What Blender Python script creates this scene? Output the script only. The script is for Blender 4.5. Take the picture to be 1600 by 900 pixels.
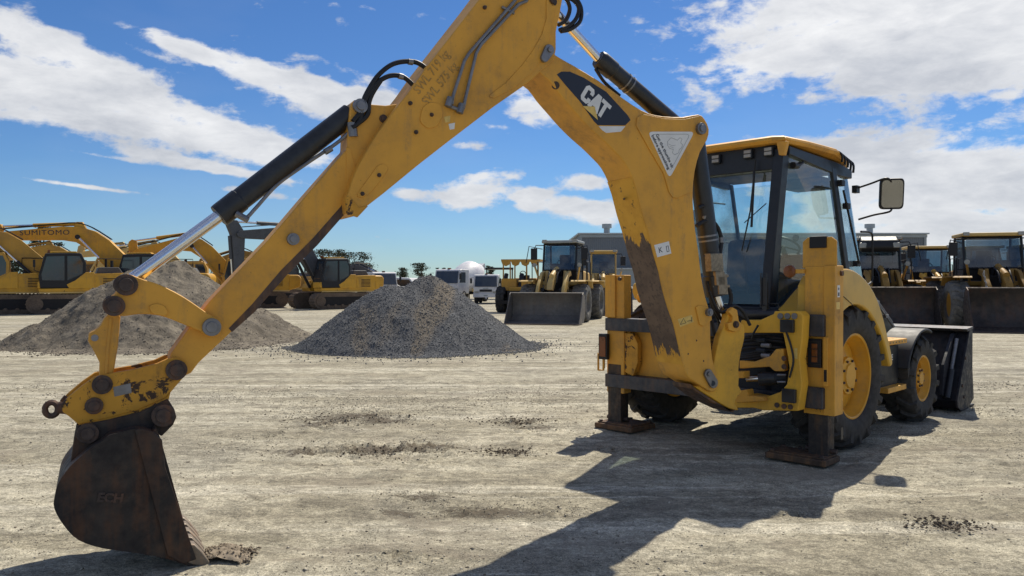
import bpy, math, random
import numpy as np
from mathutils import Vector, Matrix
R_ = math.radians
random.seed(7); rng = np.random.default_rng(11)
for o in list(bpy.data.objects): bpy.data.objects.remove(o)
SC = bpy.context.scene
COL = SC.collection

# ------------------------------------------------------------------ camera
F_PX, YH, CH = 1214.4, 441.2, 1.524
cam_d = bpy.data.cameras.new('camera'); cam = bpy.data.objects.new('camera', cam_d); COL.objects.link(cam)
cam_d.sensor_width = 36.0; cam_d.lens = 36.0*F_PX/1600.0
cam_d.clip_start = 0.05; cam_d.clip_end = 20000
cam.location = (0, 0, CH)
cam.rotation_euler = (R_(90)-math.atan((450-YH)/F_PX), 0, 0)
SC.camera = cam

# ------------------------------------------------------------------ sun and sky
SUN_EL, SUN_AZ = 50.0, 26.0            # azimuth clockwise from +Y
sd = Vector((math.sin(R_(SUN_AZ))*math.cos(R_(SUN_EL)), math.cos(R_(SUN_AZ))*math.cos(R_(SUN_EL)), math.sin(R_(SUN_EL))))
sl = bpy.data.lights.new('sun', 'SUN'); sl.energy = 4.6; sl.angle = R_(0.55); sl.color = (1.0, .92, .78)
so = bpy.data.objects.new('sun', sl); COL.objects.link(so); so.location = (20, 40, 60)
so.rotation_euler = (-sd).to_track_quat('-Z', 'Y').to_euler()

W = bpy.data.worlds.new('World'); SC.world = W; W.use_nodes = True
nt = W.node_tree; N = nt.nodes; L = nt.links
for n_ in list(N): N.remove(n_)
def wmath(op, a, b=None, c=None, clamp=False):
    m = N.new('ShaderNodeMath'); m.operation = op; m.use_clamp = clamp
    for i, v in enumerate((a, b, c)):
        if v is None: continue
        if isinstance(v, (int, float)): m.inputs[i].default_value = v
        else: L.new(v, m.inputs[i])
    return m.outputs[0]
out = N.new('ShaderNodeOutputWorld'); bg = N.new('ShaderNodeBackground'); L.new(bg.outputs[0], out.inputs[0])
SKY_STR = 0.10
bg.inputs[1].default_value = SKY_STR
sky = N.new('ShaderNodeTexSky'); sky.sky_type = 'NISHITA'; sky.sun_disc = False
sky.sun_elevation = R_(SUN_EL); sky.sun_rotation = R_(SUN_AZ); sky.air_density = 1.0; sky.dust_density = .05; sky.ozone_density = 1.6
hs = N.new('ShaderNodeHueSaturation'); hs.inputs['Saturation'].default_value = 1.10; hs.inputs['Value'].default_value = 1.0
L.new(sky.outputs[0], hs.inputs['Color'])
tint = N.new('ShaderNodeMixRGB'); tint.blend_type = 'MULTIPLY'; tint.inputs[0].default_value = 1; L.new(hs.outputs[0], tint.inputs[1]); tint.inputs[2].default_value = (.37, .53, .75, 1)
tc = N.new('ShaderNodeTexCoord'); sp = N.new('ShaderNodeSeparateXYZ'); L.new(tc.outputs['Generated'], sp.inputs[0])
az = wmath('ARCTAN2', sp.outputs[0], sp.outputs[1])
el = wmath('ARCSINE', sp.outputs[2])
cb = N.new('ShaderNodeCombineXYZ'); L.new(az, cb.inputs[0]); L.new(el, cb.inputs[1])
# fine noise, stretched along the drift of the clouds
def wnoise(scale, rot, sx, sy, detail, rough, dist=0., off=(0,0,0)):
    mp = N.new('ShaderNodeMapping'); mp.inputs['Rotation'].default_value = (0, 0, rot); mp.inputs['Scale'].default_value = (sx, sy, 1); mp.inputs['Location'].default_value = off
    L.new(cb.outputs[0], mp.inputs[0])
    t = N.new('ShaderNodeTexNoise'); t.inputs['Scale'].default_value = scale; t.inputs['Detail'].default_value = detail
    t.inputs['Roughness'].default_value = rough; t.inputs['Distortion'].default_value = dist
    L.new(mp.outputs[0], t.inputs['Vector']); return t.outputs[0]
nA = wnoise(6.0, R_(10), .7, 2.0, 11, .62, .35)
nB = wnoise(22.0, R_(6), .6, 1.5, 8, .62, .3)
nD = wnoise(46.0, 0, .85, 1.25, 6, .6, .2)
nC = wnoise(3.0, 0, .6, 1.6, 5, .5, 0, (3, 1, 0))
# (px, py, half width px, half height px, tilt deg [down to the right], strength)
BL = [(40,55,130,24,20,.95),(150,95,100,17,22,.75),(215,112,60,9,10,.4),(50,132,150,24,10,1.05),(225,180,215,33,12,1.15),(60,182,110,12,4,.7),(410,228,135,24,12,1.0),(330,262,110,7,8,.5),(330,262,120,8,8,.7),(210,75,80,6,14,.45),(330,90,130,11,14,.85),(440,125,170,20,14,1.1),(580,160,130,20,6,1.0),(560,115,60,7,16,.35),
      (40,196,50,8,8,.3),(130,239,85,4,6,.7),(122,290,88,4,5,1.15),(400,302,75,6,6,.7),(500,180,90,16,6,.35),
      (738,300,42,20,4,1.3),(712,318,30,12,0,.7),(765,272,34,9,-8,.85),(800,276,18,6,0,.5),(832,308,30,16,0,1.25),(822,325,22,8,0,.5),(915,285,40,12,4,1.15),(920,328,44,16,4,1.2),(885,322,26,10,0,.6),(940,345,26,8,0,.6),(637,303,24,9,6,1.0),(724,228,26,7,-4,.75),(770,198,30,5,4,.5),(690,240,14,4,0,.4),
      (830,158,60,32,25,.95),(1420,5,330,75,2,1.45),(1500,85,260,46,6,1.0),(1180,105,110,22,-10,.5),(1250,150,60,10,20,.2),(1400,130,90,24,5,.5),(1360,60,80,30,0,.5),
      (1450,300,250,84,2,1.6),(1560,360,160,40,0,.8),(1250,235,90,16,-4,.5),(1010,165,50,12,30,.5),(1110,160,60,20,-20,.4),(1580,150,40,6,0,.4),(560,12,180,8,4,.35),(1130,240,50,10,0,.5),(1480,400,120,14,0,.35),(880,70,40,14,0,.2),(1140,40,60,10,0,.15)]
acc = None
for (px, py, hw, hh, tilt, st) in BL:
    dx, dz = (px-800)/F_PX, (YH-py)/F_PX
    a0 = math.atan(dx); e0 = math.atan(dz/math.sqrt(1+dx*dx))
    sa = hw/F_PX/(1+dx*dx); se = hh/F_PX/math.sqrt(1+dx*dx)
    mp = N.new('ShaderNodeMapping'); mp.vector_type = 'TEXTURE'; mp.inputs['Location'].default_value = (a0, e0, 0); mp.inputs['Rotation'].default_value = (0, 0, -R_(tilt)); mp.inputs['Scale'].default_value = (sa, se, 1)
    L.new(cb.outputs[0], mp.inputs[0])
    dp = N.new('ShaderNodeVectorMath'); dp.operation = 'DOT_PRODUCT'; L.new(mp.outputs[0], dp.inputs[0]); L.new(mp.outputs[0], dp.inputs[1])
    g = wmath('POWER', math.exp(-.75), dp.outputs['Value'])
    acc = wmath('MULTIPLY_ADD', g, st, 0. if acc is None else acc)
# clouds behind the camera and higher up: scattered, unseen, thickened as fill light
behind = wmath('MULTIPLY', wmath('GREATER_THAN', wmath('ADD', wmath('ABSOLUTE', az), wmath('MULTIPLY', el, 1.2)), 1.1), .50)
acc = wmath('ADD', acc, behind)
nz = wmath('ADD', wmath('MULTIPLY', wmath('SUBTRACT', nA, .5), 2.2), wmath('ADD', wmath('MULTIPLY', wmath('SUBTRACT', nB, .5), 2.5), wmath('MULTIPLY', wmath('SUBTRACT', nD, .5), 1.3)))
body = wmath('ADD', wmath('MULTIPLY', wmath('MINIMUM', acc, 1.25), .95), wmath('MULTIPLY', nz, .8))
mr = N.new('ShaderNodeMapRange'); mr.interpolation_type = 'SMOOTHSTEP'
L.new(body, mr.inputs[0]); mr.inputs[1].default_value = .36; mr.inputs[2].default_value = .92
mask = wmath('MULTIPLY', mr.outputs[0], wmath('GREATER_THAN', el, -.01))
# soft veil between the clouds
veil = wmath('MULTIPLY', wmath('MULTIPLY', wmath('MAXIMUM', wmath('SUBTRACT', nC, .52), 0.), .45), 1.)
mask = wmath('MAXIMUM', wmath('MULTIPLY', mask, .96), veil)
# thick parts of a cloud are a little greyer
mr2 = N.new('ShaderNodeMapRange'); L.new(wmath('ADD', wmath('MULTIPLY', nC, .7), wmath('ADD', wmath('MULTIPLY', nA, .8), wmath('MULTIPLY', nB, .5))), mr2.inputs[0]); mr2.inputs[1].default_value = .82; mr2.inputs[2].default_value = 1.2
cc = N.new('ShaderNodeMixRGB'); L.new(mr2.outputs[0], cc.inputs[0]); cc.inputs[1].default_value = (8.0, 8.0, 8.0, 1); cc.inputs[2].default_value = (4.6, 4.8, 5.2, 1)
# the cloud bank behind the camera is unseen, brightened as fill for camera-facing faces
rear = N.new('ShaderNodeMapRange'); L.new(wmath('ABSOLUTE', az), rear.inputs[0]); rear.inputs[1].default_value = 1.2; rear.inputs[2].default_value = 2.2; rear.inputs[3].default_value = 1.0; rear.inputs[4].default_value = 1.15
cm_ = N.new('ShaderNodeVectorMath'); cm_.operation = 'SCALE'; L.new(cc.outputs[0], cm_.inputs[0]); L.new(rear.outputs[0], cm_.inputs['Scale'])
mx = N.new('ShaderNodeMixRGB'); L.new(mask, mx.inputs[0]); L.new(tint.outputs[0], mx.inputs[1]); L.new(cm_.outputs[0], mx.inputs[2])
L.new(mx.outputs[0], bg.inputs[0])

SC.view_settings.view_transform = 'Standard'; SC.view_settings.look = 'None'; SC.view_settings.gamma = 1; SC.view_settings.use_curve_mapping = False
SC.view_settings.exposure = 0.30
SC.render.engine = 'CYCLES'
SC.cycles.max_bounces = 8; SC.cycles.transparent_max_bounces = 24

# ------------------------------------------------------------------ tags
def tag(o, label=None, cat=None, group=None, kind=None):
    if label: o['label'] = label
    if cat: o['category'] = cat
    if group: o['group'] = group
    if kind: o['kind'] = kind
    return o
def thing(name, label, cat, loc=(0,0,0), rz=0, group=None):
    o = bpy.data.objects.new(name, None); COL.objects.link(o); o.location = loc; o.rotation_euler = (0, 0, rz); o.empty_display_size = .2
    return tag(o, label, cat, group)

# ------------------------------------------------------------------ materials
class NT:
    def __init__(s, name):
        s.m = bpy.data.materials.new(name); s.m.use_nodes = True; s.n = s.m.node_tree.nodes; s.l = s.m.node_tree.links
        s.b = s.n['Principled BSDF']; s.tc = s.n.new('ShaderNodeTexCoord')
    def vec(s, scale=(1,1,1), rot=(0,0,0), loc=(0,0,0), out='Object'):
        mp = s.n.new('ShaderNodeMapping'); mp.inputs['Scale'].default_value = scale; mp.inputs['Rotation'].default_value = rot; mp.inputs['Location'].default_value = loc
        s.l.new(s.tc.outputs[out], mp.inputs[0]); return mp.outputs[0]
    def noise(s, scale, detail=4, rough=.55, vec=None, dist=0):
        t = s.n.new('ShaderNodeTexNoise'); t.inputs['Scale'].default_value = scale; t.inputs['Detail'].default_value = detail; t.inputs['Roughness'].default_value = rough; t.inputs['Distortion'].default_value = dist
        s.l.new(vec if vec is not None else s.tc.outputs['Object'], t.inputs['Vector']); return t.outputs[0]
    def voro(s, scale, vec=None, feat='F1', out='Distance', rnd=1):
        t = s.n.new('ShaderNodeTexVoronoi'); t.feature = feat; t.inputs['Scale'].default_value = scale; t.inputs['Randomness'].default_value = rnd
        s.l.new(vec if vec is not None else s.tc.outputs['Object'], t.inputs['Vector']); return t.outputs[out]
    def ramp(s, x, a, b, va=0., vb=1., smooth=True):
        r = s.n.new('ShaderNodeMapRange'); r.interpolation_type = 'SMOOTHSTEP' if smooth else 'LINEAR'
        s.l.new(x, r.inputs[0]); r.inputs[1].default_value = a; r.inputs[2].default_value = b; r.inputs[3].default_value = va; r.inputs[4].default_value = vb; return r.outputs[0]
    def math(s, op, a, b=None):
        m = s.n.new('ShaderNodeMath'); m.operation = op
        for i, v in enumerate((a, b)):
            if v is None: continue
            if isinstance(v, (int, float)): m.inputs[i].default_value = v
            else: s.l.new(v, m.inputs[i])
        return m.outputs[0]
    def mix(s, f, a, b, mode='MIX'):
        m = s.n.new('ShaderNodeMixRGB'); m.blend_type = mode
        for i, v in enumerate((f, a, b)):
            if isinstance(v, (int, float)): m.inputs[i].default_value = v if i == 0 else (v, v, v, 1)
            elif isinstance(v, tuple): m.inputs[i].default_value = (*v, 1)
            else: s.l.new(v, m.inputs[i])
        return m.outputs[0]
    def set(s, col=None, rough=None, metal=None, spec=None):
        for nm, v in (('Base Color', col), ('Roughness', rough), ('Metallic', metal), ('Specular IOR Level', spec)):
            if v is None: continue
            if isinstance(v, tuple): s.b.inputs[nm].default_value = (*v, 1)
            elif isinstance(v, (int, float)): s.b.inputs[nm].default_value = v
            else: s.l.new(v, s.b.inputs[nm])
        return s
    def bump(s, h, strength=.3, dist=.01):
        b = s.n.new('ShaderNodeBump'); b.inputs['Strength'].default_value = strength; b.inputs['Distance'].default_value = dist
        s.l.new(h, b.inputs['Height']); s.l.new(b.outputs[0], s.b.inputs['Normal']); return s

def paint(name, base, dirt=(.20,.15,.10), dirt_amt=.5, chips=0., chipc=(.045,.028,.018), rough=.5, spec=.28, scale=1.0, streak=.5, metal=0.):
    t = NT(name)
    big = t.noise(2.2*scale, 5, .6); fine = t.noise(26*scale, 5, .65)
    st = t.noise(9*scale, 4, .6, t.vec((1.6, 1.6, .22)))
    col = t.mix(t.ramp(big, .35, .7), base, tuple(min(1, c*k) for c, k in zip(base, (.80, .80, .9))))
    d = t.math('ADD', t.math('MULTIPLY', t.ramp(big, .45, .8), .6), t.math('MULTIPLY', t.ramp(st, .5, .75), streak))
    d = t.math('MULTIPLY', t.math('MULTIPLY', d, t.ramp(fine, .3, .65)), dirt_amt)
    col = t.mix(d, col, dirt)
    s1 = t.noise(3.0*scale, 2, .5, t.vec((1.5, 1.5, 14), (R_(8), R_(28), 0)), .9); s2 = t.noise(3.3*scale, 2, .5, t.vec((12, 3, 1.2), (0, R_(-20), R_(15))), .9)
    scr = t.math('MAXIMUM', t.ramp(t.math('ABSOLUTE', t.math('SUBTRACT', s1, .47)), 0, .004, 1, 0), t.ramp(t.math('ABSOLUTE', t.math('SUBTRACT', s2, .53)), 0, .004, 1, 0))
    col = t.mix(t.math('MULTIPLY', t.math('MULTIPLY', scr, t.ramp(big, .48, .62)), .35*min(1, dirt_amt*1.5)), col, tuple(c*.35 for c in base))
    spk = t.ramp(t.noise(48*scale, 4, .7), .66, .70); col = t.mix(t.math('MULTIPLY', spk, .55*dirt_amt), col, tuple(c*.3 for c in dirt))
    rg = t.ramp(t.math('ADD', t.math('MULTIPLY', big, .5), d), .2, 1.0, rough, min(1, rough+.35))
    if chips > 0:
        c1 = t.noise(7*scale, 8, .72, None, .6); c2 = t.noise(60*scale, 3, .6)
        c = t.ramp(t.math('ADD', c1, t.math('MULTIPLY', c2, .12)), .775-chips*.22, .79-chips*.22)
        sc_ = t.noise(5*scale, 3, .5, t.vec((1, 1, 6), (0, R_(35), R_(20))), 1.5)
        sline = t.math('MULTIPLY', t.ramp(t.math('ABSOLUTE', t.math('SUBTRACT', sc_, .5)), 0, .006, 1, 0), t.ramp(c1, .5, .6))
        c = t.math('MAXIMUM', c, t.math('MULTIPLY', sline, .7 if chips > .35 else .25))
        col = t.mix(c, col, t.mix(fine, chipc, tuple(k*2.2 for k in chipc)))
        rg = t.mix(c, rg, .8)
        t.bump(t.math('SUBTRACT', t.math('MULTIPLY', fine, .25), c), .25, .003)
    else:
        t.bump(fine, .06, .003)
    t.set(col, rg, metal, spec)
    return t.m
def plain(name, base, rough=.5, metal=0., spec=.5, var=.35, scale=14., bump=.15):
    t = NT(name); n1 = t.noise(scale, 5, .6); n2 = t.noise(scale*.15, 3, .5)
    k = t.math('ADD', t.math('MULTIPLY', n1, .6), t.math('MULTIPLY', n2, .4))
    col = t.mix(t.ramp(k, .3, .7), tuple(c*(1-var) for c in base), tuple(min(1, c*(1+var)) for c in base))
    t.set(col, t.ramp(k, .3, .7, max(.02, rough-.08), min(1, rough+.1)), metal, spec)
    if bump: t.bump(n1, bump, .004)
    return t.m
def steel(name, a, b, rust=(.13,.055,.025), amt=.5, rough=.6, scale=5., metal=.35):
    t = NT(name); n1 = t.noise(scale, 8, .68); n2 = t.noise(scale*7, 4, .6); st = t.noise(scale*2, 4, .6, t.vec((2, 2, .2)))
    col = t.mix(t.ramp(n1, .35, .65), a, b)
    r = t.math('MULTIPLY', t.ramp(t.math('ADD', t.math('MULTIPLY', n1, .5), t.math('MULTIPLY', st, .5)), .46, .62), amt)
    col = t.mix(r, col, t.mix(n2, rust, tuple(c*1.8 for c in rust)))
    t.set(col, t.ramp(n2, .3, .7, rough-.12, rough+.2), metal, .4); t.bump(t.math('ADD', n1, n2), .3, .004)
    return t.m
def glass(name, tint=(.72,.84,.84), refl=1.0, dust=.10):
    m = bpy.data.materials.new(name); m.use_nodes = True; n = m.node_tree.nodes; l = m.node_tree.links
    for x in list(n): n.remove(x)
    o = n.new('ShaderNodeOutputMaterial'); tr = n.new('ShaderNodeBsdfTransparent'); gl = n.new('ShaderNodeBsdfGlossy'); df = n.new('ShaderNodeBsdfDiffuse')
    tr.inputs[0].default_value = (*tint, 1); gl.inputs['Roughness'].default_value = .03; gl.inputs[0].default_value = (refl, refl, refl, 1)
    df.inputs[0].default_value = (.30, .34, .36, 1)
    fr = n.new('ShaderNodeFresnel'); fr.inputs[0].default_value = 1.55
    mu = n.new('ShaderNodeMath'); mu.operation = 'MULTIPLY_ADD'; l.new(fr.outputs[0], mu.inputs[0]); mu.inputs[1].default_value = 1.5; mu.inputs[2].default_value = .03; mu.use_clamp = True
    ge = n.new('ShaderNodeNewGeometry'); fr_ = n.new('ShaderNodeMath'); fr_.operation = 'SUBTRACT'; fr_.inputs[0].default_value = 1.0; l.new(ge.outputs['Backfacing'], fr_.inputs[1])
    m1 = n.new('ShaderNodeMath'); m1.operation = 'MULTIPLY'; l.new(mu.outputs[0], m1.inputs[0]); l.new(fr_.outputs[0], m1.inputs[1])
    a = n.new('ShaderNodeMixShader'); l.new(m1.outputs[0], a.inputs[0]); l.new(tr.outputs[0], a.inputs[1]); l.new(gl.outputs[0], a.inputs[2])
    tcx = n.new('ShaderNodeTexCoord'); nz_ = n.new('ShaderNodeTexNoise'); nz_.inputs['Scale'].default_value = 4; nz_.inputs['Detail'].default_value = 6; l.new(tcx.outputs['Object'], nz_.inputs[0])
    mp = n.new('ShaderNodeMapRange'); l.new(nz_.outputs[0], mp.inputs[0]); mp.inputs[1].default_value = .35; mp.inputs[2].default_value = .75; mp.inputs[3].default_value = dust*.3; mp.inputs[4].default_value = dust*1.8
    b = n.new('ShaderNodeMixShader'); m2 = n.new('ShaderNodeMath'); m2.operation = 'MULTIPLY'; l.new(mp.outputs[0], m2.inputs[0]); l.new(fr_.outputs[0], m2.inputs[1]); l.new(m2.outputs[0], b.inputs[0]); l.new(a.outputs[0], b.inputs[1]); l.new(df.outputs[0], b.inputs[2]); l.new(b.outputs[0], o.inputs[0])
    return m

M = {}
M['yellow'] = paint('weathered_yellow_paint', (.74,.375,.054), (.24,.17,.11), .85, .12)
M['yellow_worn'] = paint('scratched_yellow_paint', (.66,.325,.036), (.12,.08,.05), .95, .72)
M['yellow_cast'] = paint('cast_yellow_paint', (.78,.43,.045), (.2,.14,.08), .6, .3)
M['yellow_clean'] = paint('fender_yellow_paint', (.66,.39,.055), (.3,.24,.17), .4, .0, rough=.3)
M['rim'] = paint('wheel_yellow_paint', (.72,.36,.03), (.25,.19,.12), .45, .08, rough=.38)
M['black'] = plain('satin_black_paint', (.018,.02,.024), .38, 0, .5, .5)
M['cabblack'] = plain('cab_frame_black', (.012,.017,.026), .42, 0, .4, .3)
M['darkint'] = plain('dark_interior_plastic', (.022,.026,.034), .7, 0, .3, .3)
M['seat'] = plain('grey_seat_cloth', (.05,.06,.075), .9, 0, .2, .3)
M['rubber'] = plain('dusty_tyre_rubber', (.050,.047,.044), .82, 0, .25, .45, 18, .3)
M['hose'] = plain('rubber_hose', (.012,.012,.014), .5, 0, .4, .3)
M['chrome'] = plain('chromed_rod', (.72,.74,.78), .14, 1.0, .5, .05, 10, 0)
M['zinc'] = plain('grey_zinc_steel', (.22,.22,.23), .45, .7, .5, .3)
M['brass'] = plain('dull_fittings', (.26,.22,.16), .5, .5, .5, .4, 40)
M['pin'] = steel('pin_steel', (.06,.045,.04), (.10,.075,.065), amt=.6)
M['bucket'] = steel('bucket_rusty_steel', (.030,.026,.025), (.060,.048,.040), (.085,.040,.021), .75, .62, 3.0)
M['beam'] = steel('stabiliser_beam_steel', (.045,.047,.055), (.085,.085,.09), (.12,.07,.04), .35, .5, 4.)
M['leg'] = steel('leg_steel', (.035,.030,.028), (.07,.06,.05), (.11,.06,.03), .55, .6, 5.)
t = NT('worn_belly'); n1 = t.noise(4, 6, .65); n2 = t.noise(30, 4, .6); sz = t.n.new('ShaderNodeSeparateXYZ'); t.l.new(t.tc.outputs['Object'], sz.inputs[0])
zz = t.math('ADD', sz.outputs[2], t.math('MULTIPLY', t.math('SUBTRACT', t.noise(9, 6, .7, t.vec((1.6,1.6,.35))), .5), .55))
bare = t.mix(t.ramp(n1, .35, .65), (.085,.055,.042), (.15,.10,.07)); bare = t.mix(t.math('MULTIPLY', t.ramp(n2, .5, .65), .6), bare, (.045,.032,.028))
yl = t.mix(t.ramp(n1, .4, .6), (.62,.31,.03), (.72,.38,.04)); m_ = t.math('MAXIMUM', t.ramp(zz, 1.83, 1.85), t.ramp(zz, .99, .965)); yl = t.mix(t.math('MULTIPLY', t.ramp(t.noise(14, 7, .7), .62, .64), .7), yl, (.06,.035,.02))
t.set(t.mix(m_, bare, yl), .6, .05, .4); t.bump(n2, .3, .003); M['belly'] = t.m
M['wear_slot_shade'] = steel('worn_steel_slot_shade', (.10,.065,.05), (.055,.042,.04), (.17,.085,.035), .6, .55, 4.)
M['pad'] = steel('pad_rust', (.07,.045,.03), (.12,.075,.045), (.16,.08,.035), .6, .8, 5., .1)
M['bladeblack'] = steel('front_bucket_paint', (.008,.010,.016), (.018,.02,.026), (.09,.05,.03), .15, .55, 3., .0)
M['tank'] = plain('tank_black_paint', (.006,.008,.013), .45, 0, .3, .3)
M['glass_dark'] = glass('tinted_cab_glass', (.50,.60,.66), .8, .12)
M['glass'] = glass('cab_glass', (.90,.95,.95), .8, .05)
M['glass_side'] = glass('cab_side_glass', (.88,.955,.94), .9, .07)
M['front_glass'] = glass('front_quarter_glass', (.90,.96,.96), 1.0, .40)
M['plastic'] = plain('weathered_black_plastic', (.035,.037,.04), .62, 0, .35, .25, 8)
M['white'] = plain('sticker_white', (.72,.72,.70), .45, 0, .5, .08, 10, 0)
M['ink'] = plain('sticker_black', (.012,.016,.03), .4, 0, .5, .1, 10, 0)
M['grey_ink'] = plain('grey_ink', (.25,.27,.28), .6, 0, .4, .1, 10, 0)
M['tooth'] = steel('worn_tooth_steel', (.17,.135,.10), (.25,.21,.16), (.20,.10,.05), .4, .5, 9.)
M['faded_ink'] = plain('faded_stencil', (.44,.25,.06), .6, 0, .4, .4, 60, 0)
M['amber'] = plain('amber_lens', (.20,.06,.012), .3, 0, .5, .3)
M['lens'] = plain('lamp_lens', (.30,.29,.26), .2, 0, .6, .2)
M['mirror'] = plain('mirror_glass', (.30,.31,.32), .03, 1, .5, .02, 5, 0)
M['sticker_yellow'] = plain('yellow_sticker', (.72,.50,.14), .5, 0, .4, .2, 30, 0)
# background paints
M['ex_yellow'] = paint('excavator_yellow', (.64,.34,.035), (.22,.17,.11), .85, .22, rough=.45, scale=.6)
M['ex_brown'] = paint('dusty_excavator_yellow', (.52,.28,.045), (.24,.18,.12), .6, .0, rough=.55, scale=.6)
M['ex_dull'] = paint('dull_grimy_yellow', (.34,.185,.035), (.10,.08,.06), .85, .25, rough=.6, scale=.8)
M['ex_pale'] = paint('pale_machine_yellow', (.62,.42,.14), (.3,.24,.17), .6, .0, rough=.5, scale=.6)
M['ex_grey'] = plain('dark_grey_paint', (.075,.078,.084), .6, 0, .4, .3)
M['ex_dkgrey'] = plain('cab_dark_paint', (.012,.012,.014), .5, 0, .4, .3)
M['bglass'] = plain('dark_window_glass', (.022,.032,.045), .10, 0, .9, .2, 3, 0)
M['blglass'] = plain('pale_window_glass', (.20,.27,.31), .12, 0, .8, .3, 3, 0)
M['track'] = plain('track_steel', (.15,.11,.08), .85, .2, .3, .4, 20)
M['trackdark'] = plain('track_frame_steel', (.022,.02,.02), .8, 0, .3, .3)
M['truckwhite'] = paint('truck_white', (.62,.62,.60), (.3,.27,.22), .4, .0, rough=.4)
M['drum'] = paint('mixer_drum_white', (.78,.77,.74), (.35,.3,.24), .35, .0, rough=.4, scale=.5)
M['greyblade'] = steel('loader_bucket_steel', (.13,.12,.11), (.19,.175,.155), (.10,.06,.04), .3, .6, 1.6)
M['darkblade'] = steel('dark_loader_bucket', (.040,.034,.032), (.07,.06,.055), (.10,.05,.03), .4, .6, 1.2)
M['tyre_dusty'] = plain('pale_dusty_rubber', (.14,.135,.125), .9, 0, .2, .35, 12, .3)
M['tyre_dark'] = plain('dark_rubber', (.045,.043,.042), .85, 0, .2, .35, 12, .3)
M['shed'] = None
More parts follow.
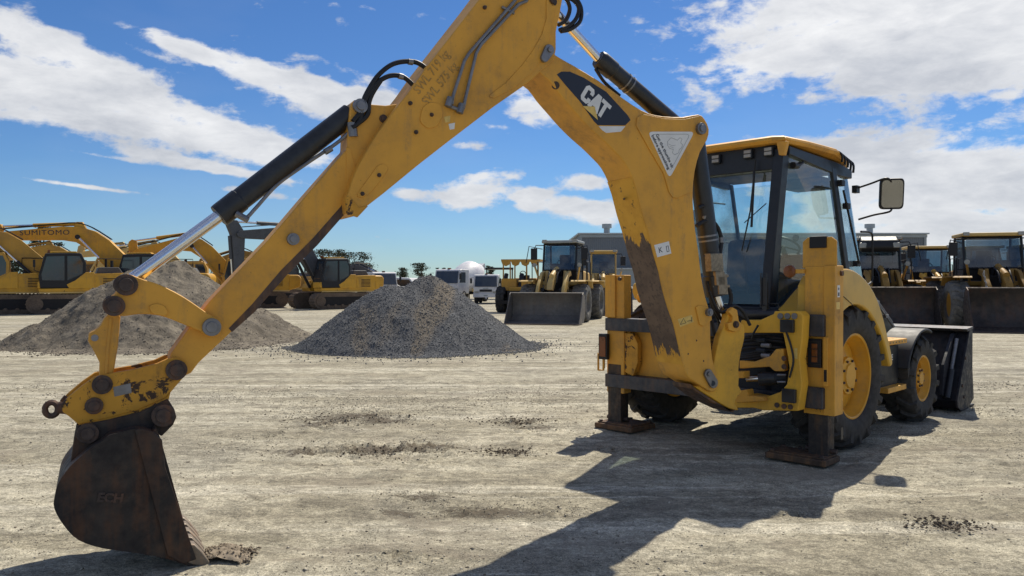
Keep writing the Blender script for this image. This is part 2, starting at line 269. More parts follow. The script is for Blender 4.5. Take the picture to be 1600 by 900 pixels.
# ------------------------------------------------------------------ geometry bag
def frame_xyz(a, b, c): return (a, b, c)
class G:
    def __init__(s): s.v = []; s.f = []
    def add(s, vs, fs):
        k = len(s.v); s.v += [tuple(map(float, p)) for p in vs]; s.f += [tuple(i+k for i in f) for f in fs]; return s
    def box(s, x0, x1, y0, y1, z0, z1, rot=None, taper=0):
        P = [(x0,y0,z0),(x1,y0,z0),(x1,y1,z0),(x0,y1,z0),(x0+taper,y0+taper,z1),(x1-taper,y0+taper,z1),(x1-taper,y1-taper,z1),(x0+taper,y1-taper,z1)]
        if rot:
            c = Vector(((x0+x1)/2, (y0+y1)/2, (z0+z1)/2)); Mx = rot if isinstance(rot, Matrix) else Matrix.Rotation(rot[1], 3, rot[0])
            P = [tuple(c+Mx@(Vector(p)-c)) for p in P]
        return s.add(P, [(0,3,2,1),(4,5,6,7),(0,1,5,4),(1,2,6,5),(2,3,7,6),(3,0,4,7)])
    def prism(s, poly, fn, d0, d1):
        n = len(poly)
        A = [fn(a, b, d0) for a, b in poly]; B = [fn(a, b, d1) for a, b in poly]
        # orientation: make faces point outwards
        nv = Vector((0,0,0)); vb = [Vector(p) for p in B]
        for i in range(n): nv += vb[i].cross(vb[(i+1) % n])
        dv = Vector(B[0])-Vector(A[0])
        F = [tuple(range(n, 2*n)), tuple(range(n-1, -1, -1))]+[(i, (i+1) % n, n+(i+1) % n, n+i) for i in range(n)]
        if nv.dot(dv) < 0: F = [tuple(reversed(f)) for f in F]
        return s.add(A+B, F)
    def cyl(s, p0, p1, r0, r1=None, seg=16, caps=True):
        r1 = r0 if r1 is None else r1
        return s.rings([(p0, r0), (p1, r1)], seg, caps)
    def rings(s, pr, seg=16, caps=True, axis=None):
        pts = [Vector(p) for p, r in pr]
        ax = (pts[-1]-pts[0]).normalized() if axis is None else Vector(axis).normalized()
        up = Vector((0,0,1)) if abs(ax.z) < .9 else Vector((1,0,0)); u = ax.cross(up).normalized(); w = ax.cross(u)
        V = []; F = []
        for (p, r) in pr:
            for k in range(seg):
                t = 2*math.pi*k/seg; V.append(Vector(p)+u*math.cos(t)*r+w*math.sin(t)*r)
        m = len(pr)
        for i in range(m-1):
            for k in range(seg):
                a, b = i*seg+k, i*seg+(k+1) % seg; F.append((a, a+seg, b+seg, b))
        if caps: F.append(tuple(range(seg))); F.append(tuple((m-1)*seg+k for k in range(seg-1, -1, -1)))
        return s.add(V, F)
    def tube(s, pts, r, seg=8, smooth=0, caps=True):
        P = [Vector(p) for p in pts]
        if smooth:
            Q = []
            for i in range(len(P)-1):
                p0 = P[max(i-1, 0)]; p1 = P[i]; p2 = P[i+1]; p3 = P[min(i+2, len(P)-1)]
                for k in range(smooth):
                    t = k/smooth
                    Q.append(.5*((2*p1)+(-p0+p2)*t+(2*p0-5*p1+4*p2-p3)*t*t+(-p0+3*p1-3*p2+p3)*t**3))
            P = Q+[P[-1]]
        V = []; F = []; prev = None
        for i, p in enumerate(P):
            d = (P[min(i+1, len(P)-1)]-P[max(i-1, 0)]).normalized()
            if prev is None:
                up = Vector((0,0,1)) if abs(d.z) < .9 else Vector((1,0,0)); u = d.cross(up).normalized()
            else:
                u = (prev-d*prev.dot(d)).normalized()
            prev = u; w = d.cross(u)
            for k in range(seg):
                t = 2*math.pi*k/seg; V.append(p+u*math.cos(t)*r+w*math.sin(t)*r)
        for i in range(len(P)-1):
            for k in range(seg):
                a, b = i*seg+k, i*seg+(k+1) % seg; F.append((a, a+seg, b+seg, b))
        if caps: F.append(tuple(range(seg))); F.append(tuple((len(P)-1)*seg+k for k in range(seg-1, -1, -1)))
        return s.add(V, F)
    def lathe(s, prof, origin, axis='X', seg=32, sign=1):   # prof: (radius, along)
        V = []; F = []; o = Vector(origin)
        for (r, a) in prof:
            for k in range(seg):
                t = 2*math.pi*k/seg; c, q = r*math.cos(t), r*math.sin(t)
                V.append(o+{'X': Vector((a*sign, c, q)), 'Y': Vector((c, a*sign, q)), 'Z': Vector((c, q, a*sign))}[axis])
        for i in range(len(prof)-1):
            for k in range(seg):
                a, b = i*seg+k, i*seg+(k+1) % seg; F.append((a, b, b+seg, a+seg))
        return s.add(V, F)
    def build(s, name, mat, parent=None, bevel=0., seg=2, smooth=35, sub=None, fix=True):
        me = bpy.data.meshes.new(name); me.from_pydata(s.v, [], s.f); me.update()
        if fix:
            import bmesh
            bm = bmesh.new(); bm.from_mesh(me); bmesh.ops.recalc_face_normals(bm, faces=bm.faces); bm.to_mesh(me); bm.free()
        o = bpy.data.objects.new(name, me); COL.objects.link(o)
        for m in (mat if isinstance(mat, (list, tuple)) else [mat]): me.materials.append(M[m] if isinstance(m, str) else m)
        if parent is not None: o.parent = parent
        if smooth:
            me.polygons.foreach_set('use_smooth', [True]*len(me.polygons)); me.set_sharp_from_angle(angle=R_(smooth))
        if bevel:
            b = o.modifiers.new('bevel', 'BEVEL'); b.width = bevel; b.segments = seg; b.limit_method = 'ANGLE'; b.angle_limit = R_(40); b.harden_normals = True
        return o
def smooth_poly(P, n=3):
    o = []; m = len(P); P = [Vector(p) for p in P]
    for i in range(m):
        p0, p1, p2, p3 = P[i-1], P[i], P[(i+1) % m], P[(i+2) % m]
        for k in range(n):
            t_ = k/n; o.append(tuple(.5*((2*p1)+(-p0+p2)*t_+(2*p0-5*p1+4*p2-p3)*t_*t_+(-p0+3*p1-3*p2+p3)*t_**3)))
    return o
def copy_tree(o, parent=None):
    c = o.copy(); COL.objects.link(c)
    if parent is not None: c.parent = parent
    for ch in list(o.children): copy_tree(ch, c)
    return c
def text_mesh(name, body, size, mat, parent, org, xd, yd, bold=0., ext=.0012, spacing=1., align='CENTER', shear=0., sx=1.):
    cu = bpy.data.curves.new(name, 'FONT'); cu.body = body; cu.size = size; cu.extrude = ext; cu.offset = bold; cu.space_character = spacing
    cu.align_x = align; cu.align_y = 'CENTER'; cu.shear = shear; cu.resolution_u = 3
    tmp = bpy.data.objects.new(name, cu); COL.objects.link(tmp)
    dg = bpy.context.evaluated_depsgraph_get(); me = bpy.data.meshes.new_from_object(tmp.evaluated_get(dg)); 
    bpy.data.objects.remove(tmp); me.name = name
    X = Vector(xd).normalized(); Y = Vector(yd); Y = (Y-X*Y.dot(X)).normalized(); Z = X.cross(Y)
    Mx = Matrix((( X.x*sx, Y.x, Z.x, org[0]), (X.y*sx, Y.y, Z.y, org[1]), (X.z*sx, Y.z, Z.z, org[2]), (0,0,0,1)))
    me.transform(Mx); me.materials.clear(); me.materials.append(M[mat] if isinstance(mat, str) else mat)
    o = bpy.data.objects.new(name, me); COL.objects.link(o); o.parent = parent; return o

# value noise for the terrain
_T = rng.random((512, 512))
def vnoise(x, y):
    xi = np.floor(x).astype(int); yi = np.floor(y).astype(int); fx = x-xi; fy = y-yi
    fx = fx*fx*(3-2*fx); fy = fy*fy*(3-2*fy)
    a = _T[xi % 512, yi % 512]; b = _T[(xi+1) % 512, yi % 512]; c = _T[xi % 512, (yi+1) % 512]; d = _T[(xi+1) % 512, (yi+1) % 512]
    return (a*(1-fx)+b*fx)*(1-fy)+(c*(1-fx)+d*fx)*fy-.5
def fbm(x, y, o=5, g=.5):
    s = 0; a = 1.
    for i in range(o): s = s+a*vnoise(x*2**i+17*i, y*2**i+31*i); a *= g
    return s
def grid_mesh(name, X, Y, Z, mat, parent=None):
    ny, nx = X.shape; me = bpy.data.meshes.new(name)
    V = np.stack([X, Y, Z], -1).reshape(-1, 3)
    i = np.arange(ny-1)[:, None]*nx+np.arange(nx-1)[None, :]
    Fq = np.stack([i, i+1, i+nx+1, i+nx], -1).reshape(-1, 4)
    me.vertices.add(len(V)); me.vertices.foreach_set('co', V.ravel().astype(np.float32))
    me.loops.add(Fq.size); me.loops.foreach_set('vertex_index', Fq.ravel().astype(np.int32))
    me.polygons.add(len(Fq)); me.polygons.foreach_set('loop_start', (np.arange(len(Fq))*4).astype(np.int32))
    try: me.polygons.foreach_set('loop_total', np.full(len(Fq), 4, np.int32))
    except Exception: pass
    me.polygons.foreach_set('use_smooth', np.ones(len(Fq), bool)); me.update(calc_edges=True); me.validate()
    me.materials.append(mat); o = bpy.data.objects.new(name, me); COL.objects.link(o); o.parent = parent; return o
def tri_cloud(name, V, Fq, mat, parent=None, smooth=False):
    k = Fq.shape[1]; me = bpy.data.meshes.new(name)
    me.vertices.add(len(V)); me.vertices.foreach_set('co', V.ravel().astype(np.float32))
    me.loops.add(Fq.size); me.loops.foreach_set('vertex_index', Fq.ravel().astype(np.int32))
    me.polygons.add(len(Fq)); me.polygons.foreach_set('loop_start', (np.arange(len(Fq))*k).astype(np.int32))
    try: me.polygons.foreach_set('loop_total', np.full(len(Fq), k, np.int32))
    except Exception: pass
    me.update(calc_edges=True); me.validate()
    me.materials.append(mat); o = bpy.data.objects.new(name, me); COL.objects.link(o); o.parent = parent; return o
def stones(name, P, S, mat, parent=None, flat=.65):
    """many small irregular stones (deformed octahedra) as one mesh"""
    n = len(P); base = np.array([(1,0,0),(0,1,0),(-1,0,0),(0,-1,0),(0,0,1),(0,0,-1),(.6,.6,.55),(-.6,.55,.5)], float)[:6]
    V = base[None]*(1+.45*(rng.random((n, 6, 1))-.5))*S[:, None, None]
    V += (rng.random((n, 6, 3))-.5)*S[:, None, None]*.5
    a = rng.random(n)*6.283; c, s_ = np.cos(a)[:, None], np.sin(a)[:, None]
    x = V[..., 0]*c-V[..., 1]*s_; y = V[..., 0]*s_+V[..., 1]*c; V = np.stack([x, y, V[..., 2]*flat], -1)+P[:, None, :]
    Ft = np.array([(0,1,4),(1,2,4),(2,3,4),(3,0,4),(1,0,5),(2,1,5),(3,2,5),(0,3,5)])
    Fq = (Ft[None]+(np.arange(n)*6)[:, None, None]).reshape(-1, 3)
    return tri_cloud(name, V.reshape(-1, 3), Fq, mat, parent)

# ------------------------------------------------------------------ ground
t = NT('compacted_dirt')
v1 = t.vec((.30, 1.1, 1)); v2 = t.vec((.6, 2.0, 1), (0, 0, R_(7))); v3 = t.vec((1, 1, 1)); v4 = t.vec((.8, 1.0, 1), (0, 0, R_(-4)))
a = t.noise(.9, 9, .66, v1, .5); b = t.noise(1.9, 10, .70, v2, .7); c = t.noise(.35, 6, .55, v3, .3); d = t.noise(11, 8, .78, v4, .4); e_ = t.noise(75, 5, .75, v3); f2 = t.noise(4.2, 9, .75, v4, .8)
trk = t.noise(1.1, 8, .68, t.vec((.07, 2.2, 1), (0, 0, R_(-3))), .5)
col = t.mix(t.ramp(a, .42, .58), (.375,.342,.258), (.51,.473,.370))
col = t.mix(t.math('MULTIPLY', t.ramp(b, .50, .66), .60), col, (.235,.210,.160))
col = t.mix(t.math('MULTIPLY', t.ramp(c, .50, .68), .40), col, (.27,.262,.235))
col = t.mix(t.math('MULTIPLY', t.ramp(trk, .53, .61), .75), col, (.62,.58,.47))
col = t.mix(t.math('MULTIPLY', t.ramp(trk, .46, .38), .5), col, (.225,.20,.155))
g1 = t.noise(18, 8, .82, t.vec((.8, 1.2, 1)), .3); g2 = t.noise(60, 6, .85, v3); g3 = t.noise(150, 4, .8, v3)
col = t.mix(1., col, t.ramp(f2, .40, .62, 1.18, .74), 'MULTIPLY')
col = t.mix(1., col, t.ramp(g1, .40, .62, 1.16, .74), 'MULTIPLY')
col = t.mix(1., col, t.ramp(g2, .38, .62, 1.25, .62), 'MULTIPLY')
col = t.mix(1., col, t.ramp(g3, .38, .62, 1.18, .70), 'MULTIPLY')
for (vs_, th, amt) in ((26, .16, .75), (70, .20, .7), (12, .09, .8)):
    vd = t.voro(vs_, t.vec((1, 1.15, 1)), 'F1', 'Distance'); vc_ = t.voro(vs_, t.vec((1, 1.15, 1)), 'F1', 'Color'); sc__ = t.n.new('ShaderNodeSeparateColor'); t.l.new(vc_, sc__.inputs[0])
    col = t.mix(t.math('MULTIPLY', t.math('MULTIPLY', t.ramp(vd, th, th*.55), t.ramp(sc__.outputs[0], .55, .60)), t.math('MULTIPLY', t.ramp(f2, .42, .55, .15, 1.), amt)), col, t.mix(sc__.outputs[1], (.10,.09,.075), (.24,.235,.23)))
br = t.ramp(t.noise(.8, 8, .7, t.vec((.8, 1.7, 1), loc=(4.1, 7.7, 0)), .7), .53, .62)
col = t.mix(t.math('MULTIPLY', br, .45), col, t.mix(g2, (.15,.125,.095), (.34,.30,.24)))
pm = None
for (px, py, hw, hh) in ((812,660,50,7),(840,668,45,5),(545,652,95,11),(600,655,60,7),(590,700,95,13),(660,698,90,8),(500,662,40,9),(800,706,45,5),(1480,820,45,9),(660,775,60,8),(780,798,150,12),(620,800,50,8),(470,705,50,8)):
    D = F_PX*CH/(py-YH); mp = t.n.new('ShaderNodeMapping'); mp.vector_type = 'TEXTURE'; mp.inputs['Location'].default_value = ((px-800)/F_PX*D, D, 0); mp.inputs['Scale'].default_value = (hw/F_PX*D, hh/(py-YH)*D, 1e6)
    t.l.new(t.tc.outputs['Object'], mp.inputs[0]); dp = t.n.new('ShaderNodeVectorMath'); dp.operation = 'DOT_PRODUCT'; t.l.new(mp.outputs[0], dp.inputs[0]); t.l.new(mp.outputs[0], dp.inputs[1])
    g_ = t.math('POWER', math.exp(-1.), dp.outputs['Value']); pm = g_ if pm is None else t.math('MAXIMUM', pm, g_)
scf = t.ramp(t.math('ADD', t.math('MULTIPLY', pm, .24), t.math('ADD', t.math('MULTIPLY', f2, .35), t.math('MULTIPLY', t.noise(26, 9, .88, t.vec((.55, 1.5, 1)), .5), .65))), .66, .72)
col = t.mix(t.math('MULTIPLY', t.math('MULTIPLY', scf, t.ramp(pm, .0, .4)), .88), col, t.mix(g2, (.05,.04,.03), (.20,.17,.13)))
sp2 = t.voro(40, v3, 'F1', 'Distance'); col = t.mix(t.math('MULTIPLY', t.ramp(sp2, .22, .12), t.ramp(b, .42, .6, .05, .6)), col, (.17,.16,.15))
col = t.mix(1., col, (.94,.935,.915), 'MULTIPLY')
t.set(col, .93, 0, .15)
h_ = t.math('ADD', t.math('ADD', t.math('MULTIPLY', d, 1.3), t.math('MULTIPLY', e_, .6)), t.math('ADD', t.math('MULTIPLY', f2, 1.5), t.math('MULTIPLY', scf, .5)))
t.bump(t.math('ADD', h_, t.math('MULTIPLY', g2, .5)), .55, .02)
M['ground'] = t.m
def axis_pts(lo, hi, step, far, grow=1.16):
    c = list(np.arange(lo, hi, step)); up = []; s = step; x = c[-1]
    while x < far: s *= grow; x += s; up.append(x)
    dn = []; s = step; x = c[0]
    while x > -far: s *= grow; x -= s; dn.append(x)
    return np.array(dn[::-1]+c+up)
gx = axis_pts(-5.2, 7.0, .028, 6000); gy = axis_pts(2.7, 10.5, .026, 6000)
GX, GY = np.meshgrid(gx, gy)
# scraped-up patches: (x, y, half length, half width)
PATCH = []
for (px, py, hw, hh) in ((812,660,50,7),(840,668,45,5),(545,652,95,11),(600,655,60,7),(590,700,95,13),(660,698,90,8),(500,662,40,9),(800,706,45,5),(1480,820,45,9),(660,775,60,8),(780,798,150,12),(620,800,50,8),(1420,785,30,6),(950,700,30,5),(640,870,60,10),(470,705,50,8),(1240,800,60,6)):
    D = F_PX*CH/(py-YH); PATCH.append(((px-800)/F_PX*D, D, hw/F_PX*D, hh/(py-YH)*D))
def patch_mask(X, Y):
    m = np.zeros_like(X)
    for (x, y, a, b_) in PATCH: m = np.maximum(m, np.exp(-(((X-x)/a)**2+((Y-y)/b_)**2)))
    return m
def ground_h(X, Y):
    d_ = np.hypot(X, Y); fade = np.clip((30-d_)/14, 0, 1)
    z = .016*fbm(X*.8+40, Y*1.3+9, 5, .62)+.010*fbm(X*4+3, Y*5+3, 4, .7)+.006*fbm(X*.35+5, Y*4.2+X*.1, 4, .6)
    rough = np.clip(fbm(X*.9+60, Y*1.8+20, 4, .6)+.12, 0, 1)+1.6*patch_mask(X, Y)*np.clip(.4+2.2*fbm(X*3+1, Y*6+2, 4, .7), 0, 1.5)
    z = z+rough*.030*fbm(X*9, Y*11, 4, .75)
    return (z-.010)*fade
GZ = ground_h(GX, GY)
g = grid_mesh('ground', GX, GY, GZ, M['ground']); tag(g, kind='structure')

# loose stones and crumbs on the dirt
n = 150000
u = rng.random(n); py_ = 2.6+9.5*u**1.15; px_ = (rng.random(n)-.5)*2*(.70*py_+.5)
dens = fbm(px_*.6+60, py_*1.3+20, 5, .65)+.9*patch_mask(px_, py_)+.35*fbm(px_*5, py_*7, 3, .6); keep = rng.random(n) < np.clip(.30+1.1*dens, .07, 1)
px_, py_ = px_[keep], py_[keep]; n = len(px_)
S = (.0016+.0006*py_)*(.55+.9*rng.random(n)**2)+.010*rng.random(n)**22
P = np.stack([px_, py_, ground_h(px_, py_)-S*.05], -1)
t = NT('clod_brown'); o_ = t.noise(38, 3, .6); o2 = t.noise(1.2, 6, .6); cc_ = t.mix(t.ramp(o_, .38, .62), (.13,.112,.085), (.50,.46,.37)); t.set(t.mix(t.math('MULTIPLY', t.ramp(o2, .5, .65), .5), cc_, (.20,.175,.135)), .95, 0, .1); M['clod'] = t.m
st = stones('loose_stones', P, S, M['clod'], None, .75); tag(st, 'small loose stones and crumbs of earth strewn over the pale dirt yard', 'stones', kind='stuff')
# ------------------------------------------------------------------ the backhoe loader
BO = (1.866, 7.4615); BA = .7893
BR = np.array([math.cos(BA), -math.sin(BA)]); BF = np.array([math.sin(BA), math.cos(BA)]); BOv = np.array(BO)
bh = thing('backhoe_loader', 'large yellow backhoe loader with its digging arm stretched out, nearest machine in the yard', 'backhoe loader', (*BO, 0), -BA)
def w2l(x, y, z): p = np.array([x, y])-BOv; return (float(p@BR), float(p@BF), float(z))
def ray(px, py): return np.array([(px-800)/F_PX, 1., (YH-py)/F_PX])
# the plane in which boom and stick swing (world): foot, direction of reach, normal towards the viewer's side
AC = np.array([1.98, 6.5]); AE = np.array([-.881, -.473]); AN = np.array([.473, -.881])
def arm2(px, py, off=.155):
    r = ray(px, py); s = ((AC@AN)+off)/(r[:2]@AN); p = r*s; return float((p[:2]-AC)@AE), float(p[2]+CH)
def armf(a, b, c):
    p = AC+AE*a+AN*c; return w2l(p[0], p[1], b)
def AP(pts, off): return [arm2(x, y, off) for x, y in pts]
def A3(px, py, off): a, b = arm2(px, py, off); return Vector(armf(a, b, off))
def sy(px, py, Y):     # point of the machine's transverse plane Y
    r = ray(px, py); s = (Y+BOv@BF)/(r[:2]@BF); p = r*s; return Vector((float(p[:2]@BR-BOv@BR), Y, float(p[2]+CH)))
def sx(px, py, X):
    r = ray(px, py); s = (X+BOv@BR)/(r[:2]@BR); p = r*s; return Vector((X, float(p[:2]@BF-BOv@BF), float(p[2]+CH)))
fYZ = lambda a, b, c: (c, a, b)      # polygon in (Y,z), extruded along X
fXZ = lambda a, b, c: (a, c, b)      # polygon in (X,z), extruded along Y
BW = .155
# --- boom
boom_px = [(852,70),(869,87),(897,103),(935,126),(963,146),(990,165),(1013,177),(1037,182),(1068,183),(1091,179),(1101,186),(1108,202),(1105,219),(1094,238),(1086,268),(1083,300),(1084,330),(1087,360),(1092,393),(1096,430),(1103,465),(1110,490),(1111,530),(1114,560),(1119,580),(1124,597),(1121,609),(1112,613),(1100,606),(1084,596),(1074,588),(1067,570),(1060,540),(1052,506),(1042,478),(1034,450),(1029,425),(1020,395),(1012,363),(1002,330),(994,298),(987,277),(976,255),(963,240),(945,222),(928,207),(908,187),(890,166),(872,145),(858,126),(840,112),(834,95),(840,78)]
g = G().prism(smooth_poly(AP(boom_px, BW), 2), armf, -BW, BW)
boom = g.build('boom', 'yellow', bh, bevel=.012, seg=3)
plate_px = [(994,184),(1005,179),(1037,186),(1068,187),(1091,182),(1099,188),(1105,202),(1102,218),(1091,237),(1083,268),(1080,300),(1066,306),(1058,310),(1050,309),(1044,300),(1036,272),(1013,233),(993,197)]
G().prism(AP(plate_px, BW), armf, BW, BW+.009).build('gusset_plate', 'yellow', boom, bevel=.004)
pp = [(1086,480),(1091,477),(1102,479),(1110,488),(1111,500),(1098,510),(1092,507)]
G().prism(AP(pp, BW), armf, BW, BW+.012).build('gusset_plate', 'yellow', boom, bevel=.004)
# worn belly, where the folded stick rubs: a thin bare strip along the underside
bel = [(1003,352),(1012,383),(1021,415),(1027,437),(1035,468),(1044,500),(1052,530),(1058,552),(1062,566)]
up = AP(bel, BW)
def belly_offset(pts, k):  # towards the outside of the belly
    o = []
    for i, p in enumerate(pts):
        a = Vector(pts[max(i-1, 0)]); b = Vector(pts[min(i+1, len(pts)-1)]); d = (b-a).normalized(); o.append((p[0]+(-d.y if False else d.y)*k*-1, p[1]+d.x*k*-1 if False else p[1]-(-d.x)*0))
    return o
# belly strip follows the real edge of the boom polygon
edge = AP([(987,277),(994,298),(1002,330),(1012,363),(1020,395),(1029,425),(1034,450),(1042,478),(1052,506),(1060,540),(1067,570)], BW)
ee = []
for i, p in enumerate(edge):
    a = Vector(edge[max(i-1, 0)]); b = Vector(edge[min(i+1, len(edge)-1)]); d = (b-a).normalized(); nn = Vector((-d.y, d.x)); 
    if nn.x < 0: nn = -nn          # the reach direction (+t) is the belly side
    ee.append((p[0]+nn.x*.004, p[1]+nn.y*.004))
G().prism(edge+ee[::-1], armf, -BW+.004, BW-.004).build('wear_strip', 'belly', boom)
# --- decals on the boom
o1 = BW+.0015
logo = [(870,117),(877,112.5),(890,112.5),(912,122),(947,144),(981,181),(985,188),(977,196),(934,196),(928,190),(906,159),(884,134)]
G().prism(AP(logo, o1), armf, BW+.0005, o1).build('logo_panel', 'ink', boom, smooth=0)
G().prism(AP([(935,197.5),(977,197.5),(970,206),(947,208),(941,204)], o1), armf, BW+.0005, o1).build('logo_band', 'white', boom, smooth=0)
def arm_dirs(px, py, ang, off):
    p = A3(px, py, off); q = A3(px+6*math.cos(R_(ang)), py+6*math.sin(R_(ang)), off); xd = (q-p).normalized()
    up_ = A3(px+6*math.sin(R_(ang)), py-6*math.cos(R_(ang)), off)-p
    return p, xd, up_
p, xd, yd = arm_dirs(930.5, 160, 43, BW+.002)
yd = (yd-xd*yd.dot(xd)).normalized(); zd = xd.cross(yd)
LC = [(.0,.18),(.16,0),(.60,0),(.76,.18),(.76,.38),(.50,.38),(.50,.23),(.26,.23),(.26,.77),(.50,.77),(.50,.62),(.76,.62),(.76,.82),(.60,1),(.16,1),(0,.82)]
LA = [(.70,0),(1.00,1),(1.34,1),(1.64,0),(1.36,0),(1.30,.22),(1.04,.22),(.98,0)]
LT = [(1.44,1),(2.24,1),(2.24,.77),(1.97,.77),(1.97,0),(1.71,0),(1.71,.77),(1.44,.77)]
for L_ in (LC, LA, LT):
    fl_ = lambda q, w_, h_: tuple(p+xd*((q-1.12)*.112)+yd*((w_-.5)*.130)+zd*h_)
    G().prism(L_, fl_, -.0008, .0012).build('logo_letter', 'white', boom, smooth=0)
G().prism(AP([(910,166),(929,167),(934,188)], BW+.005), armf, BW+.0044, BW+.0056).build('logo_triangle', 'sticker_yellow', boom, smooth=0)
# thumbs-up sign
def rounded(poly, r=.25, k=4):
    o = []
    n_ = len(poly)
    for i in range(n_):
        p0, p1, p2 = Vector(poly[i-1]), Vector(poly[i]), Vector(poly[(i+1) % n_])
        a = p1+(p0-p1)*r; b = p1+(p2-p1)*r
        for j in range(k+1):
            t_ = j/k; o.append(tuple(a*(1-t_)**2+p1*2*t_*(1-t_)+b*t_*t_))
    return o
os_ = BW+.012
tri = [(1012,206),(1085,206),(1046,279)]
sign = G().prism(AP(rounded(tri, .10), os_), armf, BW+.0095, os_).build('warning_sign', 'white', boom, smooth=0)
ln = rounded([(1018,210),(1078,210),(1046,269)], .10)
G().tube([A3(x, y, os_+.0005) for x, y in ln+[ln[0]]], .0014, 4).build('sign_border', 'grey_ink', sign)
hand = [(1042.5,221.5),(1048,215.5),(1054,217.5),(1058,219.5),(1062,215.5),(1065.5,217.5),(1063,223.5),(1066,226),(1065,231),(1061,234),(1060,239),(1054,242),(1050,239),(1052,234),(1046,232),(1043,228)]
G().tube([A3(x, y, os_+.0005) for x, y in hand+[hand[0]]], .0016, 4).tube([A3(x, y, os_+.0005) for x, y in [(1044,225),(1050,228),(1055,227)]], .0012, 4).tube([A3(x, y, os_+.0005) for x, y in [(1046,229),(1052,231)]], .0012, 4).build('thumbs_up_drawing', 'grey_ink', sign)
for (bx, by, s_) in ((1036.5,236,'Get the thumbs up'),(1030,238,'before approaching')):
    p, xd, yd = arm_dirs(bx+2, by, 64, os_+.001); text_mesh('sign_lettering', s_, .037, 'ink', sign, p, xd, yd, bold=.0006, ext=.0004)
p, xd, yd = arm_dirs(1036, 389, -14, BW+.001)
G().prism(AP([(1022,383),(1045,377),(1049,396),(1027,402)], BW+.0015), armf, BW+.0003, BW+.0015).build('white_sticker', 'white', boom, smooth=0)
text_mesh('sticker_mark', 'K', .06, 'ink', boom, A3(1032, 391, BW+.002), xd, yd, ext=.0003); text_mesh('sticker_mark', '[]', .05, 'ink', boom, A3(1043, 388, BW+.002), xd, yd, ext=.0003)
G().prism(AP([(1059,499),(1081,492),(1084,503),(1063,511)], BW+.0015), armf, BW+.0003, BW+.0015).build('caution_sticker', 'sticker_yellow', boom, smooth=0)
cp = [(1063,507),(1068,497.5),(1072,504.5)]
G().tube([A3(x, y, BW+.002) for x, y in cp+[cp[0]]], .0022, 4).tube([A3(x, y, BW+.002) for x, y in [(1074,502),(1081,500.5)]], .0022, 4).tube([A3(x, y, BW+.002) for x, y in [(1081,503),(1081,495)]], .003, 4).build('caution_drawing', 'ink', boom)
# small holes, rust spots
for (x, y, r) in ((868,134,.028),(851,82,.0),):
    if r: G().cyl(A3(x, y, BW-.004), A3(x, y, BW+.001), r, seg=14).build('access_hole', 'pin', boom)
for (x, y) in ((975,311),(1099,564),(1075,553),(1088,532),(1100,400)): G().cyl(A3(x, y, BW-.004 if x != 975 else -.02), A3(x, y, BW+.001), .008, seg=10).build('plug', 'pin', boom)
def pin(par, px, py, off, r, length=.03, mat='zinc', nm='pin', both=True):
    a, b = arm2(px, py, off)
    for s_ in ((-1, 1) if both else (1,)):
        k = G()
        q0 = armf(a, b, s_*(off-.01)); q1 = armf(a, b, s_*(off+length)); q2 = armf(a, b, s_*(off+length*.6)); q3 = armf(a, b, s_*(off+length+.012))
        k.rings([(q0, r), (q1, r), (q1, r*.62), (q3, r*.62)], 24); o_p = k.build(nm, mat, par, bevel=.002)
    return o_p
pin(boom, 1093, 202, BW+.009, .045)
pin(boom, 1106, 488, BW+.012, .030)
def link(par, p0, p1, off, r0, r1, th=.022, mat='zinc', nm='pin_retainer'):
    a = Vector(arm2(*p0, off)); b = Vector(arm2(*p1, off)); d = (b-a); L_ = d.length; th_ = math.atan2(d.y, d.x); P_ = []
    for i in range(13): q = th_+math.pi/2+math.pi*i/12; P_.append((a.x+r0*math.cos(q), a.y+r0*math.sin(q)))
    for i in range(13): q = th_-math.pi/2+math.pi*i/12; P_.append((b.x+r1*math.cos(q), b.y+r1*math.sin(q)))
    k = G().prism(P_, armf, off, off+th); k.cyl(armf(a.x, a.y, off+th), armf(a.x, a.y, off+th+.014), r0*.5, seg=12)
    return k.build(nm, mat, par, bevel=.004)
link(boom, (1105,584), (1113,598), BW+.002, .038, .042, mat='zinc'); 
a = A3(1113.5,599,BW+.02); G().cyl(a, a+(A3(1113.5,599,BW+.03)-a).normalized()*.012, .022, seg=14).build('pin_hole', 'black', boom)

# --- stick: outer section over an inner sliding one
SW = .150
outer = [(624,163),(644,138),(667,105),(749,0),(775,-35),(800,-62),(835,-66),(868,-50),(880,-22),(879,0),(875,22),(869,50),(869,78),(865,96),(853,106),(828,128),(772,167),(700,222),(655,257),(600,302),(574,322),(556,338),(541,334),(539,311),(545,300),(551,280),(560,260),(568,246),(578,228),(589,210),(606,187)]
stk = G().prism(AP(outer, SW+.012), armf, -SW-.012, SW+.012).build('stick', 'yellow', bh, bevel=.010, seg=3)
arc = [(853,0),(853,30),(846,55),(832,80),(814,104),(790,130),(766,148),(764,152),(772,154),(800,140),(830,115),(850,88),(858,60),(864,30),(868,0),(866,-20),(856,-20)]
G().prism(AP(arc, SW+.012), armf, SW+.012, SW+.018).build('weld_ridge', 'yellow', stk, bevel=.004)
for q in ([(655,190),(660,168),(672,160),(688,163),(692,180),(683,198),(668,202)], [(582,270),(590,259),(600,256),(607,263),(600,275),(580,300),(565,310),(556,306)]):
    G().prism(AP(rounded(q, .3, 3), SW+.012), armf, SW+.012, SW+.019).build('pad_boss', 'yellow', stk, bevel=.003)
for (x, y) in ((674,180),(650,207),(592,274),(566,303),(641,162),(757,13)): pin(stk, x, y, SW+.014, .013, .012, 'pin', 'bolt')
G().prism(AP([(539,309),(545,306),(560,324),(575,322),(558,340),(541,335)], SW+.012), armf, SW+.012, SW+.022).build('end_lip', 'yellow_worn', stk, bevel=.004)
